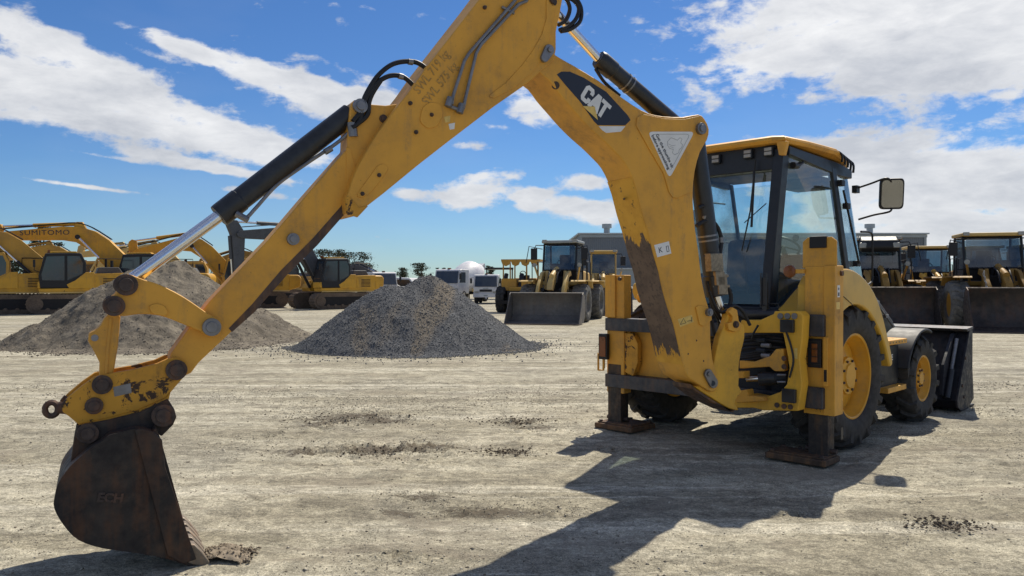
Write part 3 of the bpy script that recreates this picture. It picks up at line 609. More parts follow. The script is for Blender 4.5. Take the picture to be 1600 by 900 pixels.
link(stk, (856,80), (849,92), SW+.016, .038, .030, .026)
pin(stk, 863, 3, SW+.012, .035, .006, 'pin', 'pin')
# stencil
p, xd, yd = arm_dirs(675, 113, -52, SW+.0135); text_mesh('stencil_lettering', 'SWL 719 kg', .080, 'faded_ink', stk, p, xd, yd, bold=.001, sx=.9)
p, xd, yd = arm_dirs(688, 131, -52, SW+.0135); text_mesh('stencil_lettering', 'SWL 575 kg', .080, 'faded_ink', stk, p, xd, yd, bold=.001, sx=.9)
for (x, y, w) in ((699,187,5),(706,198,5)):
    G().prism(AP([(x-w,y-4),(x+w,y-6),(x+w-1,y+4),(x-w+2,y+5)], SW+.0135), armf, SW+.012, SW+.0135).build('torn_sticker', 'sticker_yellow' if x < 702 else 'white', stk, smooth=0)
# hard lines on the outer section
for pts in ([(812,-8),(802,5),(733,84),(726,95),(708,150),(706,163)], [(836,-20),(822,3),(810,8),(752,70),(744,84),(727,155),(724,170)]):
    G().tube([A3(x, y, SW+.035) for x, y in pts], .0115, 8).build('hard_line', 'zinc', stk)
for (x, y) in ((701,162),(719,172)): G().cyl(A3(x-1, y+5, SW+.035), A3(x+3, y-9, SW+.035), .024, seg=8).build('line_fitting', 'zinc', stk)
G().cyl(A3(699,165,SW+.03), A3(722,174,SW+.03), .012).build('line_clamp', 'zinc', stk); G().cyl(A3(784,12,SW+.03), A3(803,22,SW+.03), .010).build('line_clamp', 'zinc', stk)
# inner section
IW = .085
inner = [(549,163),(553,158),(562,156),(571,160),(580,163),(603,165),(640,160),(650,220),(560,310),(548,324),(496,380),(448,428),(399,455+30),(363,517),(330,548),(310,567),(298,583),(287,588),(270,586),(262,575),(266,553),(293,515),(321,479),(328,470),(374,422),(420,374),(478,306),(536,240),(543,233),(544,205),(547,175)]
inn = G().prism(AP(inner, IW), armf, -IW, IW).build('inner_stick', 'yellow', bh, bevel=.010, seg=3)
G().prism(AP([(547,325),(496,383),(447,431),(398,487),(362,519),(357,513),(393,476),(440,421),(489,372),(541,313)], IW), armf, IW, IW+.0015).build('greasy_edge', 'wear_slot_shade', inn, smooth=0)
pin(inn, 457, 374, IW, .036); pin(inn, 599, 186, IW, .026, .01, 'pin', 'bolt')
link_pin = pin(inn, 562, 167, IW, .045)
G().prism(AP([(541,231),(547,231),(555,262),(548,296),(541,299)], IW), armf, IW, IW+.005).build('weld_seam', 'yellow', inn, bevel=.002)
# bucket cylinder
c0, c1, c2 = A3(197,444,0), A3(342,338,0), A3(562,167,0)
k = G().rings([(c1, .068), (c1+(c2-c1)*.02, .070), (c1+(c2-c1)*.14, .070), (c1+(c2-c1)*.142, .066), (c1+(c2-c1)*.93, .066)], 28)
k.cyl(c1+(c2-c1)*.9, c2, .05, seg=20)
bc = k.build('bucket_cylinder', 'black', bh, bevel=.004)
k = G().cyl(c0, c1, .036, seg=24, caps=False); k.build('cylinder_rod', 'chrome', bc)
G().tube([A3(372,338,.06), A3(385,340,.07), A3(400,325,.05), A3(432,290,.03), A3(470,262,.02), A3(525,225,.04), A3(548,205,.07)], .011, 8, smooth=6).build('return_line', 'zinc', bc)
for p_, q_, r_ in ((A3(369,334,.05), A3(388,344,.07), .02), (A3(550,192,.08), A3(552,214,.08), .03), (A3(508,238,.05), A3(518,232,.05), .02)): G().cyl(p_, q_, r_, seg=10).build('port_fitting', 'zinc', bc)
for pts in ([(550,200),(560,192),(566,176),(568,160),(574,145),(590,120),(610,103),(630,97),(650,98),(664,106),(668,112)], [(552,190),(566,172),(572,155),(580,142),(592,128),(610,119),(628,120),(642,130),(646,138),(640,150),(630,160)], [(556,196),(574,180),(577,160),(583,145),(596,125)]):
    G().tube([A3(x, y, .10) for x, y in pts], .0155, 10, smooth=7).build('hydraulic_hose', 'hose', stk)
G().cyl(A3(638,97,.10), A3(645,98,.10), .019).cyl(A3(623,119,.10), A3(630,121,.10), .019).build('hose_ferrule', 'zinc', stk)
# stick cylinder: rod at the top of the stick, barrel to the boom's back lug
o_ = .0
d0, d1, d2 = A3(864,16,o_), A3(934,92,o_), A3(1086,222,o_)
sc_ = G().rings([(d1, .062), (d1+(d2-d1)*.03, .072), (d1+(d2-d1)*.14, .072), (d1+(d2-d1)*.145, .066), (d2, .066)], 28).build('stick_cylinder', 'black', bh, bevel=.004)
G().cyl(d0, d1, .034, seg=24, caps=False).build('cylinder_rod', 'chrome', sc_)
for f_ in (.26, .30): q = d1+(d2-d1)*f_; G().cyl(q, q+(d2-d1).normalized()*.012, .0705, seg=28).build('cylinder_band', 'zinc', sc_)
G().tube([A3(930,108,.0), A3(945,130,0.02), A3(968,150,.02)], .013, 8, smooth=4).build('return_line', 'hose', sc_)
for pts in ([(874,48),(888,42),(900,30),(904,14),(896,2),(884,-4)], [(872,40),(884,32),(890,16),(886,2),(878,-6)], [(876,50),(892,46),(906,34),(908,16),(902,2),(892,-8)]):
    G().tube([A3(x, y, .08) for x, y in pts], .015, 10, smooth=7).build('hydraulic_hose', 'hose', stk)
# boom cylinder behind the boom
e0, e1, e2 = A3(1086,222,0), A3(1118,462,0), A3(1130,498,0)
bcy = G().rings([(e0, .078), (e0+(e1-e0)*.86, .078), (e0+(e1-e0)*.865, .086), (e1, .086)], 28).build('boom_cylinder', 'black', bh, bevel=.004)
G().cyl(e1, e2+(e2-e1)*.2, .045, seg=24, caps=False).build('cylinder_rod', 'chrome', bcy)
for f_ in (.60, .63): q = e0+(e1-e0)*f_; G().cyl(q, q+(e1-e0).normalized()*.014, .082, seg=28).build('cylinder_band', 'zinc', bcy)
vb = G()
for (x0, y0, x1, y1) in ((1110,396,1129,424),(1118,424,1132,446),(1122,432,1136,460)):
    p0 = A3(x0, y0, .02); vb.prism(AP([(x0,y0),(x1,y0),(x1+2,y1),(x0+2,y1)], .09), armf, .02, .09)
for (x, y, x2, y2) in ((1113,382,1116,398),(1120,388,1121,398),(1128,430,1137,431),(1128,447,1139,447),(1120,446,1123,460)): vb.cyl(A3(x, y, .06), A3(x2, y2, .06), .014, seg=8)
vb.build('valve_block', 'brass', bcy, bevel=.003)
for pts in ([(1088,353),(1100,346),(1115,348),(1124,362),(1127,378),(1125,396)], [(1090,325),(1100,322),(1110,330),(1115,345)], [(1130,440),(1140,455),(1142,470),(1136,484)]):
    G().tube([A3(x, y, .05) for x, y in pts], .017, 10, smooth=6).build('hydraulic_hose', 'hose', bcy)
G().cyl(A3(1126.5,371,.05), A3(1127,379,.05), .020).build('hose_ferrule', 'zinc', bcy)
for i_, pts in enumerate(([(1100,300),(1108,340),(1112,380),(1110,430),(1118,470),(1128,500),(1126,530)], [(1094,320),(1102,380),(1106,440),(1113,480),(1124,505),(1122,545)], [(1104,440),(1112,470),(1122,492),(1132,500),(1150,492),(1168,500)], [(1112,500),(1118,530),(1124,555),(1136,570)], [(1108,455),(1118,480),(1130,488),(1146,478),(1160,486),(1172,508)])):
    G().tube([A3(x, y, -.04+.03*i_) for x, y in pts], .014, 8, smooth=6).build('hydraulic_hose', 'hose', bcy)
for (x, y) in ((1096,338),(1108,392),(1111,446)): G().cyl(A3(x-2,y,.0), A3(x+6,y+2,.06), .016, seg=8).build('hose_clamp', 'zinc', bcy)
# --- bucket linkage
link_px = [(182,441),(188,432),(200,428),(225,437),(250,445),(287,464),(325,490),(341,499),(347,511),(341,523),(328,526),(310,517),(287,507),(262,497),(242,492),(215,491),(192,494),(172,490),(163,480),(164,470),(174,464),(183,455)]
LW = .135
lkp = smooth_poly(AP(link_px, LW), 3); lk = G().prism(lkp, armf, LW-.035, LW)
G().prism(lkp, armf, -LW, -LW+.035).build('bucket_lever', 'yellow', bh, bevel=.008)
G().prism(AP([(242,449),(287,472),(300,490),(285,500),(262,492),(240,486)], LW), armf, -LW+.036, LW-.036).build('lever_spacer', 'yellow', bh, bevel=.008)
lk = lk.build('bucket_lever', 'yellow', bh, bevel=.008)
bo = [(232,478),(243,474),(256,477),(263,488),(258,494),(236,490)]
G().prism(AP(rounded(bo, .3, 3), LW), armf, LW, LW+.012).build('lever_boss', 'yellow', lk, bevel=.004)
for (x, y, r) in ((197,445,.058),(178,478,.054)): pin(lk, x, y, LW, r, .022, 'pin')
pin(lk, 330, 511, LW, .050, .026, 'zinc')
rod_px = [(170,490),(188,493),(184,540),(178,576),(174,590),(154,590),(155,567),(146,549),(137,533),(138,521),(148,516),(157,508),(162,498)]
rl = G().prism(AP(rod_px, .09), armf, -.09, .09).build('tipping_link', 'yellow', bh, bevel=.008)
a = arm2(147.5, 528, .09); G().cyl(armf(a[0], a[1], .088), armf(a[0], a[1], .0925), .018, seg=18).build('lifting_eye', 'white' if False else 'zinc', rl)
G().tube([A3(173,498,.092), A3(168,540,.092), A3(165,586,.092)], .008, 6).build('weld_seam', 'yellow', rl)
hitch_px = [(94,633),(104,622),(127,603),(147,589),(175,583),(210,577),(245,568),(262,560),(276,558),(288,565),(292,575),(288,588),(273,605),(259,622),(217,641),(168,654),(122,664),(108,652),(97,644)]
HW = .125
hi = G().prism(AP(hitch_px, HW), armf, HW-.03, HW)
G().prism(AP(hitch_px, HW), armf, -HW, -HW+.03).build('quick_hitch', 'yellow_worn', bh, bevel=.006)
G().prism(AP([(100,632),(127,612),(147,600),(240,585),(250,612),(168,640),(122,654)], HW), armf, -HW+.031, HW-.031).build('hitch_core', 'yellow_worn', bh, bevel=.004)
hi = hi.build('quick_hitch', 'yellow_worn', bh, bevel=.006)
G().prism(AP([(122,664),(168,654),(217,641),(259,622),(266,613),(262,628),(217,650),(168,663),(124,670)], HW+.01), armf, -HW-.01, HW+.012).build('hitch_rail', 'yellow_worn', hi, bevel=.004)
for (x, y, r, m_) in ((275,578,.056,'pin'),(159,601,.050,'pin'),(146,634,.044,'pin')): pin(hi, x, y, HW, r, .018, m_)
eye = [Vector(armf(arm2(79,641,.03)[0]+.030*math.cos(q), arm2(79,641,.03)[1]+.036*math.sin(q), .0)) for q in np.linspace(0, 6.283, 20)]
G().tube(eye, .016, 8, caps=False).cyl(A3(89,638,.0), A3(112,634,.0), .03, .05, seg=10).cyl(A3(96,622,0.05), A3(103,626,.05), .018).build('lifting_eye', 'pin', hi)
G().prism(AP([(176,605),(203,599),(205,614),(178,620)], HW+.0012), armf, HW, HW+.0012).build('data_plate', 'zinc', hi, smooth=0)
# --- bucket
KW = .30
prof_px = [(302,874),(282,880),(254,873),(210,865),(160,858),(121,845),(98,822),(83,795),(84,775),(90,755),(107,731),(126,713),(143,699),(158,690),(171,680),(188,676),(207,671),(220,670),(238,675),(250,686)]
pa = smooth_poly(AP(prof_px, KW), 3)[:-3]+[arm2(250, 686, KW)]
mouth = [(302,874),(262,868-20),(250,686)]
bk = G()
side = pa
bk.prism(side, armf, KW-.018, KW); bk.prism(side, armf, -KW, -KW+.018)
# curved shell as a thick ribbon
cen = Vector((sum(p[0] for p in pa)/len(pa), sum(p[1] for p in pa)/len(pa)))
inn_ = [tuple(Vector(p)+(cen-Vector(p)).normalized()*.02) for p in pa]
for i in range(len(pa)-1):
    bk.prism([pa[i], pa[i+1], inn_[i+1], inn_[i]], armf, -KW+.016, KW-.016)
bk = bk.build('bucket', 'bucket', bh, bevel=.005)
G().prism(AP([(209,671),(220,669),(240,675),(252,687),(257,730),(305,874),(284,881),(260,868)], KW), armf, KW, KW+.014).build('side_cutter', 'bucket', bk, bevel=.004)
G().prism(AP([(209,671),(220,669),(240,675),(252,687),(257,730),(305,874),(284,881),(260,868)], KW), armf, -KW-.014, -KW).build('side_cutter', 'bucket', bk, bevel=.004)
ears_px = [(119,666),(168,657),(217,645),(262,624),(272,640),(275,652),(270,664),(252,682),(240,676),(218,671),(190,676),(171,681),(143,700),(107,735),(112,700)]
for s_ in (1, -1): G().prism(AP(ears_px, .19), armf, s_*.155, s_*.19).build('hanger_plate', 'bucket', bk, bevel=.005)
for (x, y, r) in ((136,677,.052),(254,649,.060)): pin(bk, x, y, .19, r, .025, 'pin')
lip = AP([(302,874),(254,873),(250,866),(300,862)], KW)
G().prism(AP([(305,876),(280,882),(262,872),(296,862)], KW), armf, -KW, KW).build('cutting_edge', 'bucket', bk, bevel=.004)
ta = arm2(303, 872, KW)
for i in range(5):
    c_ = KW-.03-i*(2*KW-.06)/4
    tp = [(ta[0]-.05, ta[1]+.03), (ta[0]+.045*-1, ta[1]+.045), (ta[0]-.005-.13, ta[1]+.0), (ta[0]-.045, ta[1]-.028)]
    P_ = AP([(288,850),(303,851),(315,864),(329,882),(326,888),(308,886),(292,881)], KW)
    G().prism(P_, armf, c_-.038, c_+.038).build('tooth', 'tooth', bk, bevel=.010)
p, xd, yd = arm_dirs(171, 779, 3, KW+.002); text_mesh('raised_lettering', 'ECH', .062, 'pin', bk, p, xd, yd, bold=.003, ext=.004)
# --- swing casting
kp = [(1085,604),(1104,600),(1116,566),(1124,528),(1130,514),(1136,498),(1138,487),(1144,481),(1150,484),(1153,500),(1163,508),(1164,528),(1160,545),(1157,560),(1155,578),(1156,589),(1155,603),(1160,612),(1154,619),(1149,632),(1156,641),(1140,639),(1112,622)]
kp_low = [(1085,604),(1104,600),(1112,588),(1120,572),(1155,572),(1156,589),(1155,603),(1160,612),(1154,619),(1149,632),(1156,641),(1140,639),(1112,622)]
G().prism(AP(kp_low, .10), armf, -.13, .0).build('foot_casting', 'yellow_cast', bh, bevel=.012)
G().prism(AP([(1080,600),(1086,606),(1113,624),(1141,641),(1150,641),(1146,645),(1112,629),(1082,608)], .13), armf, -.10, .13).build('slot_shade_strip', 'wear_slot_shade', bh, bevel=.006)  # solid dark strip: the shade of the open belly slots put into colour
cs = G().prism(smooth_poly(AP(kp, .12), 2), armf, .055, .12).build('swing_casting', 'yellow_cast', bh, bevel=.014, seg=3)
G().prism(AP([(1137,487),(1144,480),(1151,484),(1154,503),(1159,506),(1157,515),(1148,519),(1138,516),(1136,505),(1143,503),(1144,495)], .145), armf, .115, .155).build('cylinder_lug', 'yellow', cs, bevel=.008)
pin(cs, 1149.5, 507, .155, .028, .012, 'pin', 'bolt', False); 
def ypoly(pts, Y): return [(lambda v: (v.x, v.z))(sy(x, y, Y)) for x, y in pts]
YC = -.30
bk_up = ypoly([(1160,500),(1190,500),(1212,490),(1212,486),(1252,486),(1258,493),(1256,530),(1252,560),(1256,600),(1250,642),(1196,641),(1180,637),(1148,637),(1149,618),(1176,616),(1200,620),(1222,612),(1232,600),(1236,575),(1232,550),(1226,520),(1160,520)], YC)
car = G().prism(bk_up, fXZ, YC-.03, YC+.10).build('slide_carriage', 'yellow_cast', bh, bevel=.012, seg=3)
G().prism(ypoly([(1157,563),(1180,565),(1205,556),(1214,545),(1226,545),(1228,580),(1212,580),(1204,573),(1157,576)], YC), fXZ, YC-.02, YC+.06).build('hinge_arm', 'yellow', car, bevel=.010)
G().prism(ypoly([(1152,611),(1176,607),(1178,617),(1200,618),(1204,625),(1160,628)], YC), fXZ, YC-.10, YC+.02).build('hinge_arm', 'yellow', car, bevel=.010)
G().prism(ypoly([(1154,580),(1168,580),(1168,590),(1154,590)], YC-.05), fXZ, YC-.12, YC+.0).build('hinge_arm', 'yellow', car, bevel=.006)
G().box(.30,.985,-.10,-.06,.55,1.22).build('carriage_plate', 'darkint', car)
for (x, y) in ((1220,494),(1231,494),(1242,494),(1215,633),(1226,635),(1236,636),(1226,560),(1226,573)): v = sy(x, y, YC-.03); G().cyl(v, v+Vector((0,-.014,0)), .026 if y < 500 else .022, seg=16).build('bolt', 'zinc' if y < 500 else 'pin', car, bevel=.003)
for (x0, y0, x1, y1) in ((1220,500,1241,519),(1223,609,1244,628)): a_ = sy(x0, y1, YC-.05); b_ = sy(x1, y0, YC-.05); G().box(a_.x, b_.x, YC-.07, YC-.03, a_.z, b_.z).build('wear_pad', 'black', car, bevel=.006)
# hoses and swing cylinders inside the carriage opening
hz_ = random.Random(3)
for i in range(9):
    y0 = 528+i*4.2; k = G()
    k.tube([sy(1152, y0+3, YC+.06), sy(1170, y0+hz_.uniform(-3,3), YC+.03), sy(1195, y0-2, YC+.05), sy(1215, y0+hz_.uniform(-4,4), YC+.03), sy(1236, y0+2, YC+.1)], .013, 8, smooth=4); k.build('hydraulic_hose', 'hose', car)
for i in range(4):
    v = sy(1196+(i % 2)*8, 532+i*8, YC-.0); G().cyl(v, v+Vector((-.08, 0, .0)), .02, seg=8).build('hose_fitting', 'zinc' if i % 2 else 'darkint', car)
v0, v1 = sy(1160, 548, YC+.01), sy(1192, 548, YC+.01)
for (xa, xb, yy, r, m_) in ((1166,1190,592,.028,'chrome'),(1186,1214,592,.06,'black'),(1210,1228,590,.04,'darkint')): G().cyl(sy(xa, yy, YC-.0), sy(xb, yy-1, YC+.05), r, seg=18).build('swing_cylinder', m_, car, bevel=.003)
G().cyl(sy(1215,586,YC-.03), sy(1228,586,YC-.03), .009).cyl(sy(1215,597,YC-.03), sy(1228,597,YC-.03), .009).build('hose_fitting', 'zinc', car)
v = sy(1258, 470, -.15)
G().tube([sy(1226,512,YC-.06), sy(1236,540,YC-.06), sy(1240,565,YC-.06), sy(1234,590,YC-.06)], .009, 6, smooth=5).build('cable', 'hose', car)
G().tube([sy(1185,508,YC-.06), sy(1178,520,YC-.06), sy(1175,530,YC-.05)], .009, 6, smooth=4).build('cable', 'hose', car)
G().prism([(lambda v: (v.x, v.z))(sy(x, y, YC-.035)) for x, y in [(1241,544),(1246,544),(1246,561),(1241,561)]], fXZ, YC-.0325, YC-.031).build('small_sticker', 'sticker_yellow', car, smooth=0)
# --- stabiliser frame
fr = G().box(-1.13, 1.00, -.13, .04, 1.02, 1.15).box(-1.13, 1.00, -.13, .06, .43, .565).build('slide_frame', 'beam', bh, bevel=.006)
G().box(-1.08, .99, .0, .05, .555, 1.03).build('back_plate', 'yellow', fr)
G().box(-1.10, -.86, -.05, .03, .56, 1.02).build('end_plate', 'yellow', fr, bevel=.004)
G().prism([(-.92,.60),(-.80,.56),(-.74,.70),(-.74,.90),(-.80,1.0),(-.92,1.0)], fXZ, -.09, -.02).build('end_gusset', 'yellow_worn', fr, bevel=.006)
for (x0, y0, x1, y1) in ((1253,492,1287,525),(1253,607,1286,637)):
    a_ = sy(x0, y1, -.19); b_ = sy(x1, y0, -.19); G().box(a_.x, b_.x, -.19, -.132, a_.z, b_.z).build('clamp_block', 'beam', fr, bevel=.010)
def stab(X0, X1, Y0, Y1, top, bot, padr, right):
    k = G().box(X0, X1, Y0, Y1, bot, top); lg = k.build('stabiliser_leg', 'yellow', bh, bevel=.010, seg=3)
    cx = (X0+X1)/2-.01; cy = (Y0+Y1)/2; w = .085
    G().box(cx-w, cx+w, cy-.066, cy+.066, .06, bot+.3).build('inner_leg', 'leg', lg, bevel=.006)
    x0, x1, y0, y1 = padr
    pd = G().prism([(x0,y0),(x1,y0),(x1,y1),(x0,y1)], lambda a, b, c: (a, b, c), .0, .055)
    pd = pd.build('foot_pad', 'pad', lg, bevel=.012)
    G().box(x0+.02, x1-.02, y0+.03, y1-.03, .055, .068).build('pad_top', 'pad', pd, bevel=.004)
    for (bx, by) in ((x0+.05,y0+.05),(x1-.05,y0+.05),(x1-.05,y1-.05),(x0+.05,y1-.05),(x0+.2,y1-.05)): G().cyl((bx,by,.066), (bx,by,.084), .02, seg=6).build('pad_bolt', 'pin', pd)
    G().cyl((cx-w-.05, cy, .10), (cx+w+.05, cy, .10), .022, seg=12).build('pad_pin', 'pin', pd)
    return lg
rl_ = stab(1.03, 1.285, -.13, .01, 1.66, .41, (.74, 1.27, -.27, .04), True)
ll_ = stab(-1.125, -.90, -.105, .02, 1.60, .37, (-1.20, -.72, -.22, .20), False)
# right leg: column fluting, cover plate with clip, light guard, stickers
G().box(1.20, 1.297, -.145, .03, .41, 1.665).build('leg_flange', 'yellow', rl_, bevel=.008)
G().box(.97, 1.05, -.12, -.03, .44, .98).build('leg_side_plate', 'yellow', rl_, bevel=.006)
G().box(1.03, 1.29, -.139, -.131, .41, .46).build('leg_foot_plate', 'yellow_worn', rl_, bevel=.003)
bx = [(1.008,1.645),(1.298,1.645),(1.298,1.87),(1.255,1.905),(1.05,1.905),(1.008,1.87)]
G().prism(bx, fXZ, -.12, -.104).build('top_shield', 'yellow', rl_, bevel=.003)
a_ = sy(1265,388,-.13); b_ = sy(1291,371,-.13); G().box(a_.x, b_.x, -.14, -.09, a_.z, b_.z+.012).build('rubber_clip', 'hose', rl_, bevel=.005)
a_ = sy(1263,572,-.16); b_ = sy(1283,532,-.16)
lt = G().box(a_.x-.005, b_.x+.0, -.16, -.13, a_.z-.01, b_.z+.01).build('tail_lamp', 'hose', rl_, bevel=.006)
G().box(a_.x+.03, b_.x-.03, -.166, -.155, a_.z+.035, b_.z-.03).build('lamp_lens', 'amber', lt, bevel=.004)
for i in range(4): zz = a_.z+.02+i*(b_.z-a_.z-.03)/3; G().box(a_.x-.01, b_.x+.01, -.18, -.174, zz-.003, zz+.003).build('lamp_guard', 'hose', lt)
G().box(b_.x+.02, b_.x+.06, -.165, -.13, a_.z-.16, b_.z+.03).build('lamp_bracket', 'yellow', rl_, bevel=.004)
v = Vector((b_.x+.04, -.166, a_.z-.07)); G().box(v.x-.012, v.x+.012, v.y-.001, v.y+.001, v.z-.05, v.z+.05).build('bracket_slot', 'hose', rl_)
G().cyl((1.297,-.03,1.60), (1.315,-.03,1.60), .022, seg=14).build('leg_bolt', 'pin', rl_)
G().box(1.297, 1.2985, -.10, -.05, 1.40, 1.50).build('leg_sticker', 'white', rl_, smooth=0); G().box(1.297, 1.2985, -.12, -.05, 1.30, 1.36).build('leg_sticker', 'sticker_yellow', rl_, smooth=0)
G().cyl((1.2975,-.075,1.47), (1.2988,-.075,1.47), .012, seg=10).box(1.2975, 1.2988, -.09, -.06, 1.41, 1.44).build('sticker_mark', 'ink', rl_)
G().box(1.2965, 1.2995, -.02, .02, .20, .30).build('leg_slot', 'black', rl_)
# amber reflector on its arm
v = sy(1234, 424, -.16); rf = G().rings([(v+Vector((0,.012,0)), .052), (v, .056), (v-Vector((0,.014,0)), .052), (v-Vector((0,.02,0)), .03)], 24).build('indicator_lamp', 'amber', rl_)
G().box(v.x+.05, 1.04, v.y-.005, v.y+.02, v.z-.018, v.z+.018).build('indicator_arm', 'yellow', rf, bevel=.004)
# left leg details
G().box(-1.13, -1.0, -.13, -.11, 1.16, 1.60).build('leg_cover', 'yellow', ll_, bevel=.004)
G().cyl((-.93,-.13,1.56), (-.93,-.15,1.56), .02, seg=12).build('leg_bolt', 'pin', ll_)
a_ = sy(936,561,-.16); b_ = sy(949,522,-.16); lt = G().box(a_.x, b_.x, -.17, -.12, a_.z, b_.z).build('tail_lamp', 'hose', ll_, bevel=.006)
G().box(a_.x+.015, b_.x-.015, -.176, -.168, a_.z+.03, b_.z-.03).build('lamp_lens', 'amber', lt, bevel=.004)
a_ = sy(934,578,-.16); b_ = sy(942,553,-.16)
ring = [(a_.x,-.15,a_.z),(b_.x,-.15,a_.z),(b_.x,-.15,b_.z),(a_.x,-.15,b_.z),(a_.x,-.15,a_.z)]; G().tube(ring, .011, 6).box(b_.x-.01, -1.12, -.155, -.14, a_.z+.02, b_.z-.02).build('lamp_bracket', 'yellow', ll_)
# --- wheels
def wheel(name, R, wd, rimr, n_lug, pos, side, par, lugh=.035, dish=.11):
    """side=+1: outer face towards +X"""
    h = wd/2
    rim = G().lathe([(rimr+.012, h*.86), (rimr, h*.88), (rimr-.012, h*.84), (rimr-.022, h*.62), (rimr-.05, h*.40), (rimr-.055, h-dish-.05), (rimr*.62, h-dish-.03), (rimr*.46, h-dish), (rimr*.44, h-dish+.03), (rimr*.30, h-dish+.035), (rimr*.28, h-dish+.05), (0.001, h-dish+.05)], pos, 'X', 56, side)
    rim.lathe([(rimr+.012, h*.86), (rimr-.0, -h*.86), (rimr-.03, -h*.86), (rimr-.06, h-dish-.05)], pos, 'X', 56, side)
    r_ = rim.build(name, 'rim', par, smooth=30)
    k = G(); nb = 8
    for i in range(nb):
        t_ = 2*math.pi*(i+.5)/nb; c_ = Vector((pos[0]+side*(h-dish+.034), pos[1]+math.cos(t_)*rimr*.37, pos[2]+math.sin(t_)*rimr*.37)); k.cyl(c_, c_+Vector((side*.014, 0, 0)), .013, seg=6)
    k.build('wheel_nuts', 'pin', r_)
    Rc = R-lugh
    prof = [(rimr+.0, h*.80), (rimr+.02, h*.92), (rimr+.07, h*1.03), ((rimr+Rc)/2, h*1.06), (Rc-.07, h*1.02), (Rc-.025, h*.92), (Rc-.006, h*.7), (Rc, h*.3), (Rc, -h*.3), (Rc-.006, -h*.7), (Rc-.025, -h*.92), (Rc-.07, -h*1.02), ((rimr+Rc)/2, -h*1.06), (rimr+.02, -h*.92), (rimr, -h*.8)]
    k = G().lathe(prof, pos, 'X', 72, side)
    for sd_ in (1, -1):
        for i in range(n_lug):
            t0 = 2*math.pi*(i+(.5 if sd_ < 0 else 0))/n_lug
            path = [(-.02*sd_*0+h*.02, 0, Rc-.004), (h*.40, .10*R/R, Rc-.006), (h*.78, .20, Rc-.02), (h*1.0, .235, Rc-.055), (h*1.05, .24, Rc-.12)]
            wb = .036*1.35; V = []
            for j, (xx, da, rr) in enumerate(path):
                lh = lugh*(1.0 if j < 3 else (.62 if j == 3 else .12)); 
                for (w_, hh) in ((-1.25, 0), (-1, lh), (1, lh), (1.25, 0)):
                    ang = t0+da+w_*wb*.5/R*1.3; ra = rr+hh; xo = xx+(lugh*.5 if j == 3 and hh else 0)
                    V.append((pos[0]+sd_*xo*1, pos[1]+math.cos(ang)*ra, pos[2]+math.sin(ang)*ra))
            Fx = []
            for j in range(len(path)-1):
                for q in range(3): Fx.append((j*4+q, j*4+q+1, j*4+q+5, j*4+q+4))
            Fx.append((0,1,2,3)); Fx.append((16,17,18,19)); k.add(V, Fx)
    k.build('tyre', 'rubber', r_, smooth=30)
    return r_
rw = wheel('rear_wheel', .685, .40, .385, 18, (.955, .70, .66), 1, bh, .045)
lw = wheel('rear_wheel', .68, .40, .385, 20, (-.955, .70, .66), -1, bh)
fw = wheel('front_wheel', .49, .31, .245, 14, (.955, 2.70, .463), 1, bh, .042, .085)
fl = wheel('front_wheel', .485, .30, .245, 18, (-.955, 2.70, .463), -1, bh, .03, .085)
# --- chassis
G().box(-.46, .46, .0, 2.1, .48, 1.10).box(-.36, .36, 2.0, 3.25, .50, 1.0).build('chassis', 'darkint', bh, bevel=.02)
G().cyl((-.8,.70,.62), (.8,.70,.62), .14, seg=20).build('rear_axle', 'darkint', bh); G().cyl((-.85,2.70,.45), (.85,2.70,.45), .09, seg=16).box(-.2,.2,2.55,2.85,.36,.6).build('front_axle', 'darkint', bh)
# --- rear fenders (swept arcs)
fo = [(-.10,1.50),(.10,1.60),(.32,1.645),(.55,1.63),(.80,1.555),(1.02,1.43),(1.20,1.25),(1.34,1.04),(1.46,.84),(1.50,.72)]
fi = [(1.42,.70),(1.33,.86),(1.20,1.02),(1.03,1.16),(.86,1.26),(.66,1.315),(.45,1.31),(.24,1.23),(.06,1.10),(-.10,.92)]
fo_in = [(-.06,1.24),(.10,1.33),(.32,1.45),(.55,1.53),(.80,1.53),(1.02,1.43),(1.20,1.25),(1.34,1.04),(1.46,.84),(1.50,.72)]
fe = G().prism(smooth_poly(fo+fi, 2), fYZ, .95, 1.185).build('rear_fender', 'yellow_clean', bh, bevel=.045, seg=4)
G().prism(smooth_poly(fo_in+[(1.42,.70),(1.36,.86),(1.25,1.04),(1.08,1.21),(.90,1.325),(.68,1.375),(.45,1.37),(.24,1.28),(.06,1.12),(-.06,1.0)], 2), fYZ, .72, .97).build('fender_inner', 'yellow_clean', fe, bevel=.03, seg=3)
G().prism([(-.1,1.02),(.06,1.2),(.24,1.30),(.45,1.36),(.68,1.36),(.90,1.31),(1.08,1.2),(1.25,1.02),(1.36,.86),(1.36,.5),(-.1,.5)], fYZ, .66, .72).build('inner_arch', 'darkint', fe)
G().tube([(1.186, .02, 1.34), (1.188, .2, 1.42), (1.188, .40, 1.36), (1.187,.5,1.32)], .004, 4, smooth=4).build('panel_gap', 'black', fe)
fe2 = G().prism(smooth_poly([(.42,1.50),(.60,1.56),(.80,1.55),(1.02,1.43),(1.20,1.25),(1.34,1.04),(1.46,.84),(1.50,.72),(1.42,.70),(1.33,.86),(1.20,1.02),(1.03,1.16),(.86,1.26),(.66,1.315),(.45,1.34)], 2), fYZ, -1.185, -.98).build('rear_fender', 'yellow_clean', bh, bevel=.035, seg=4)
fin2 = [(.22,1.39),(.40,1.47),(.60,1.52),(.80,1.52),(1.02,1.43),(1.20,1.25),(1.34,1.04),(1.46,.84),(1.50,.72)]
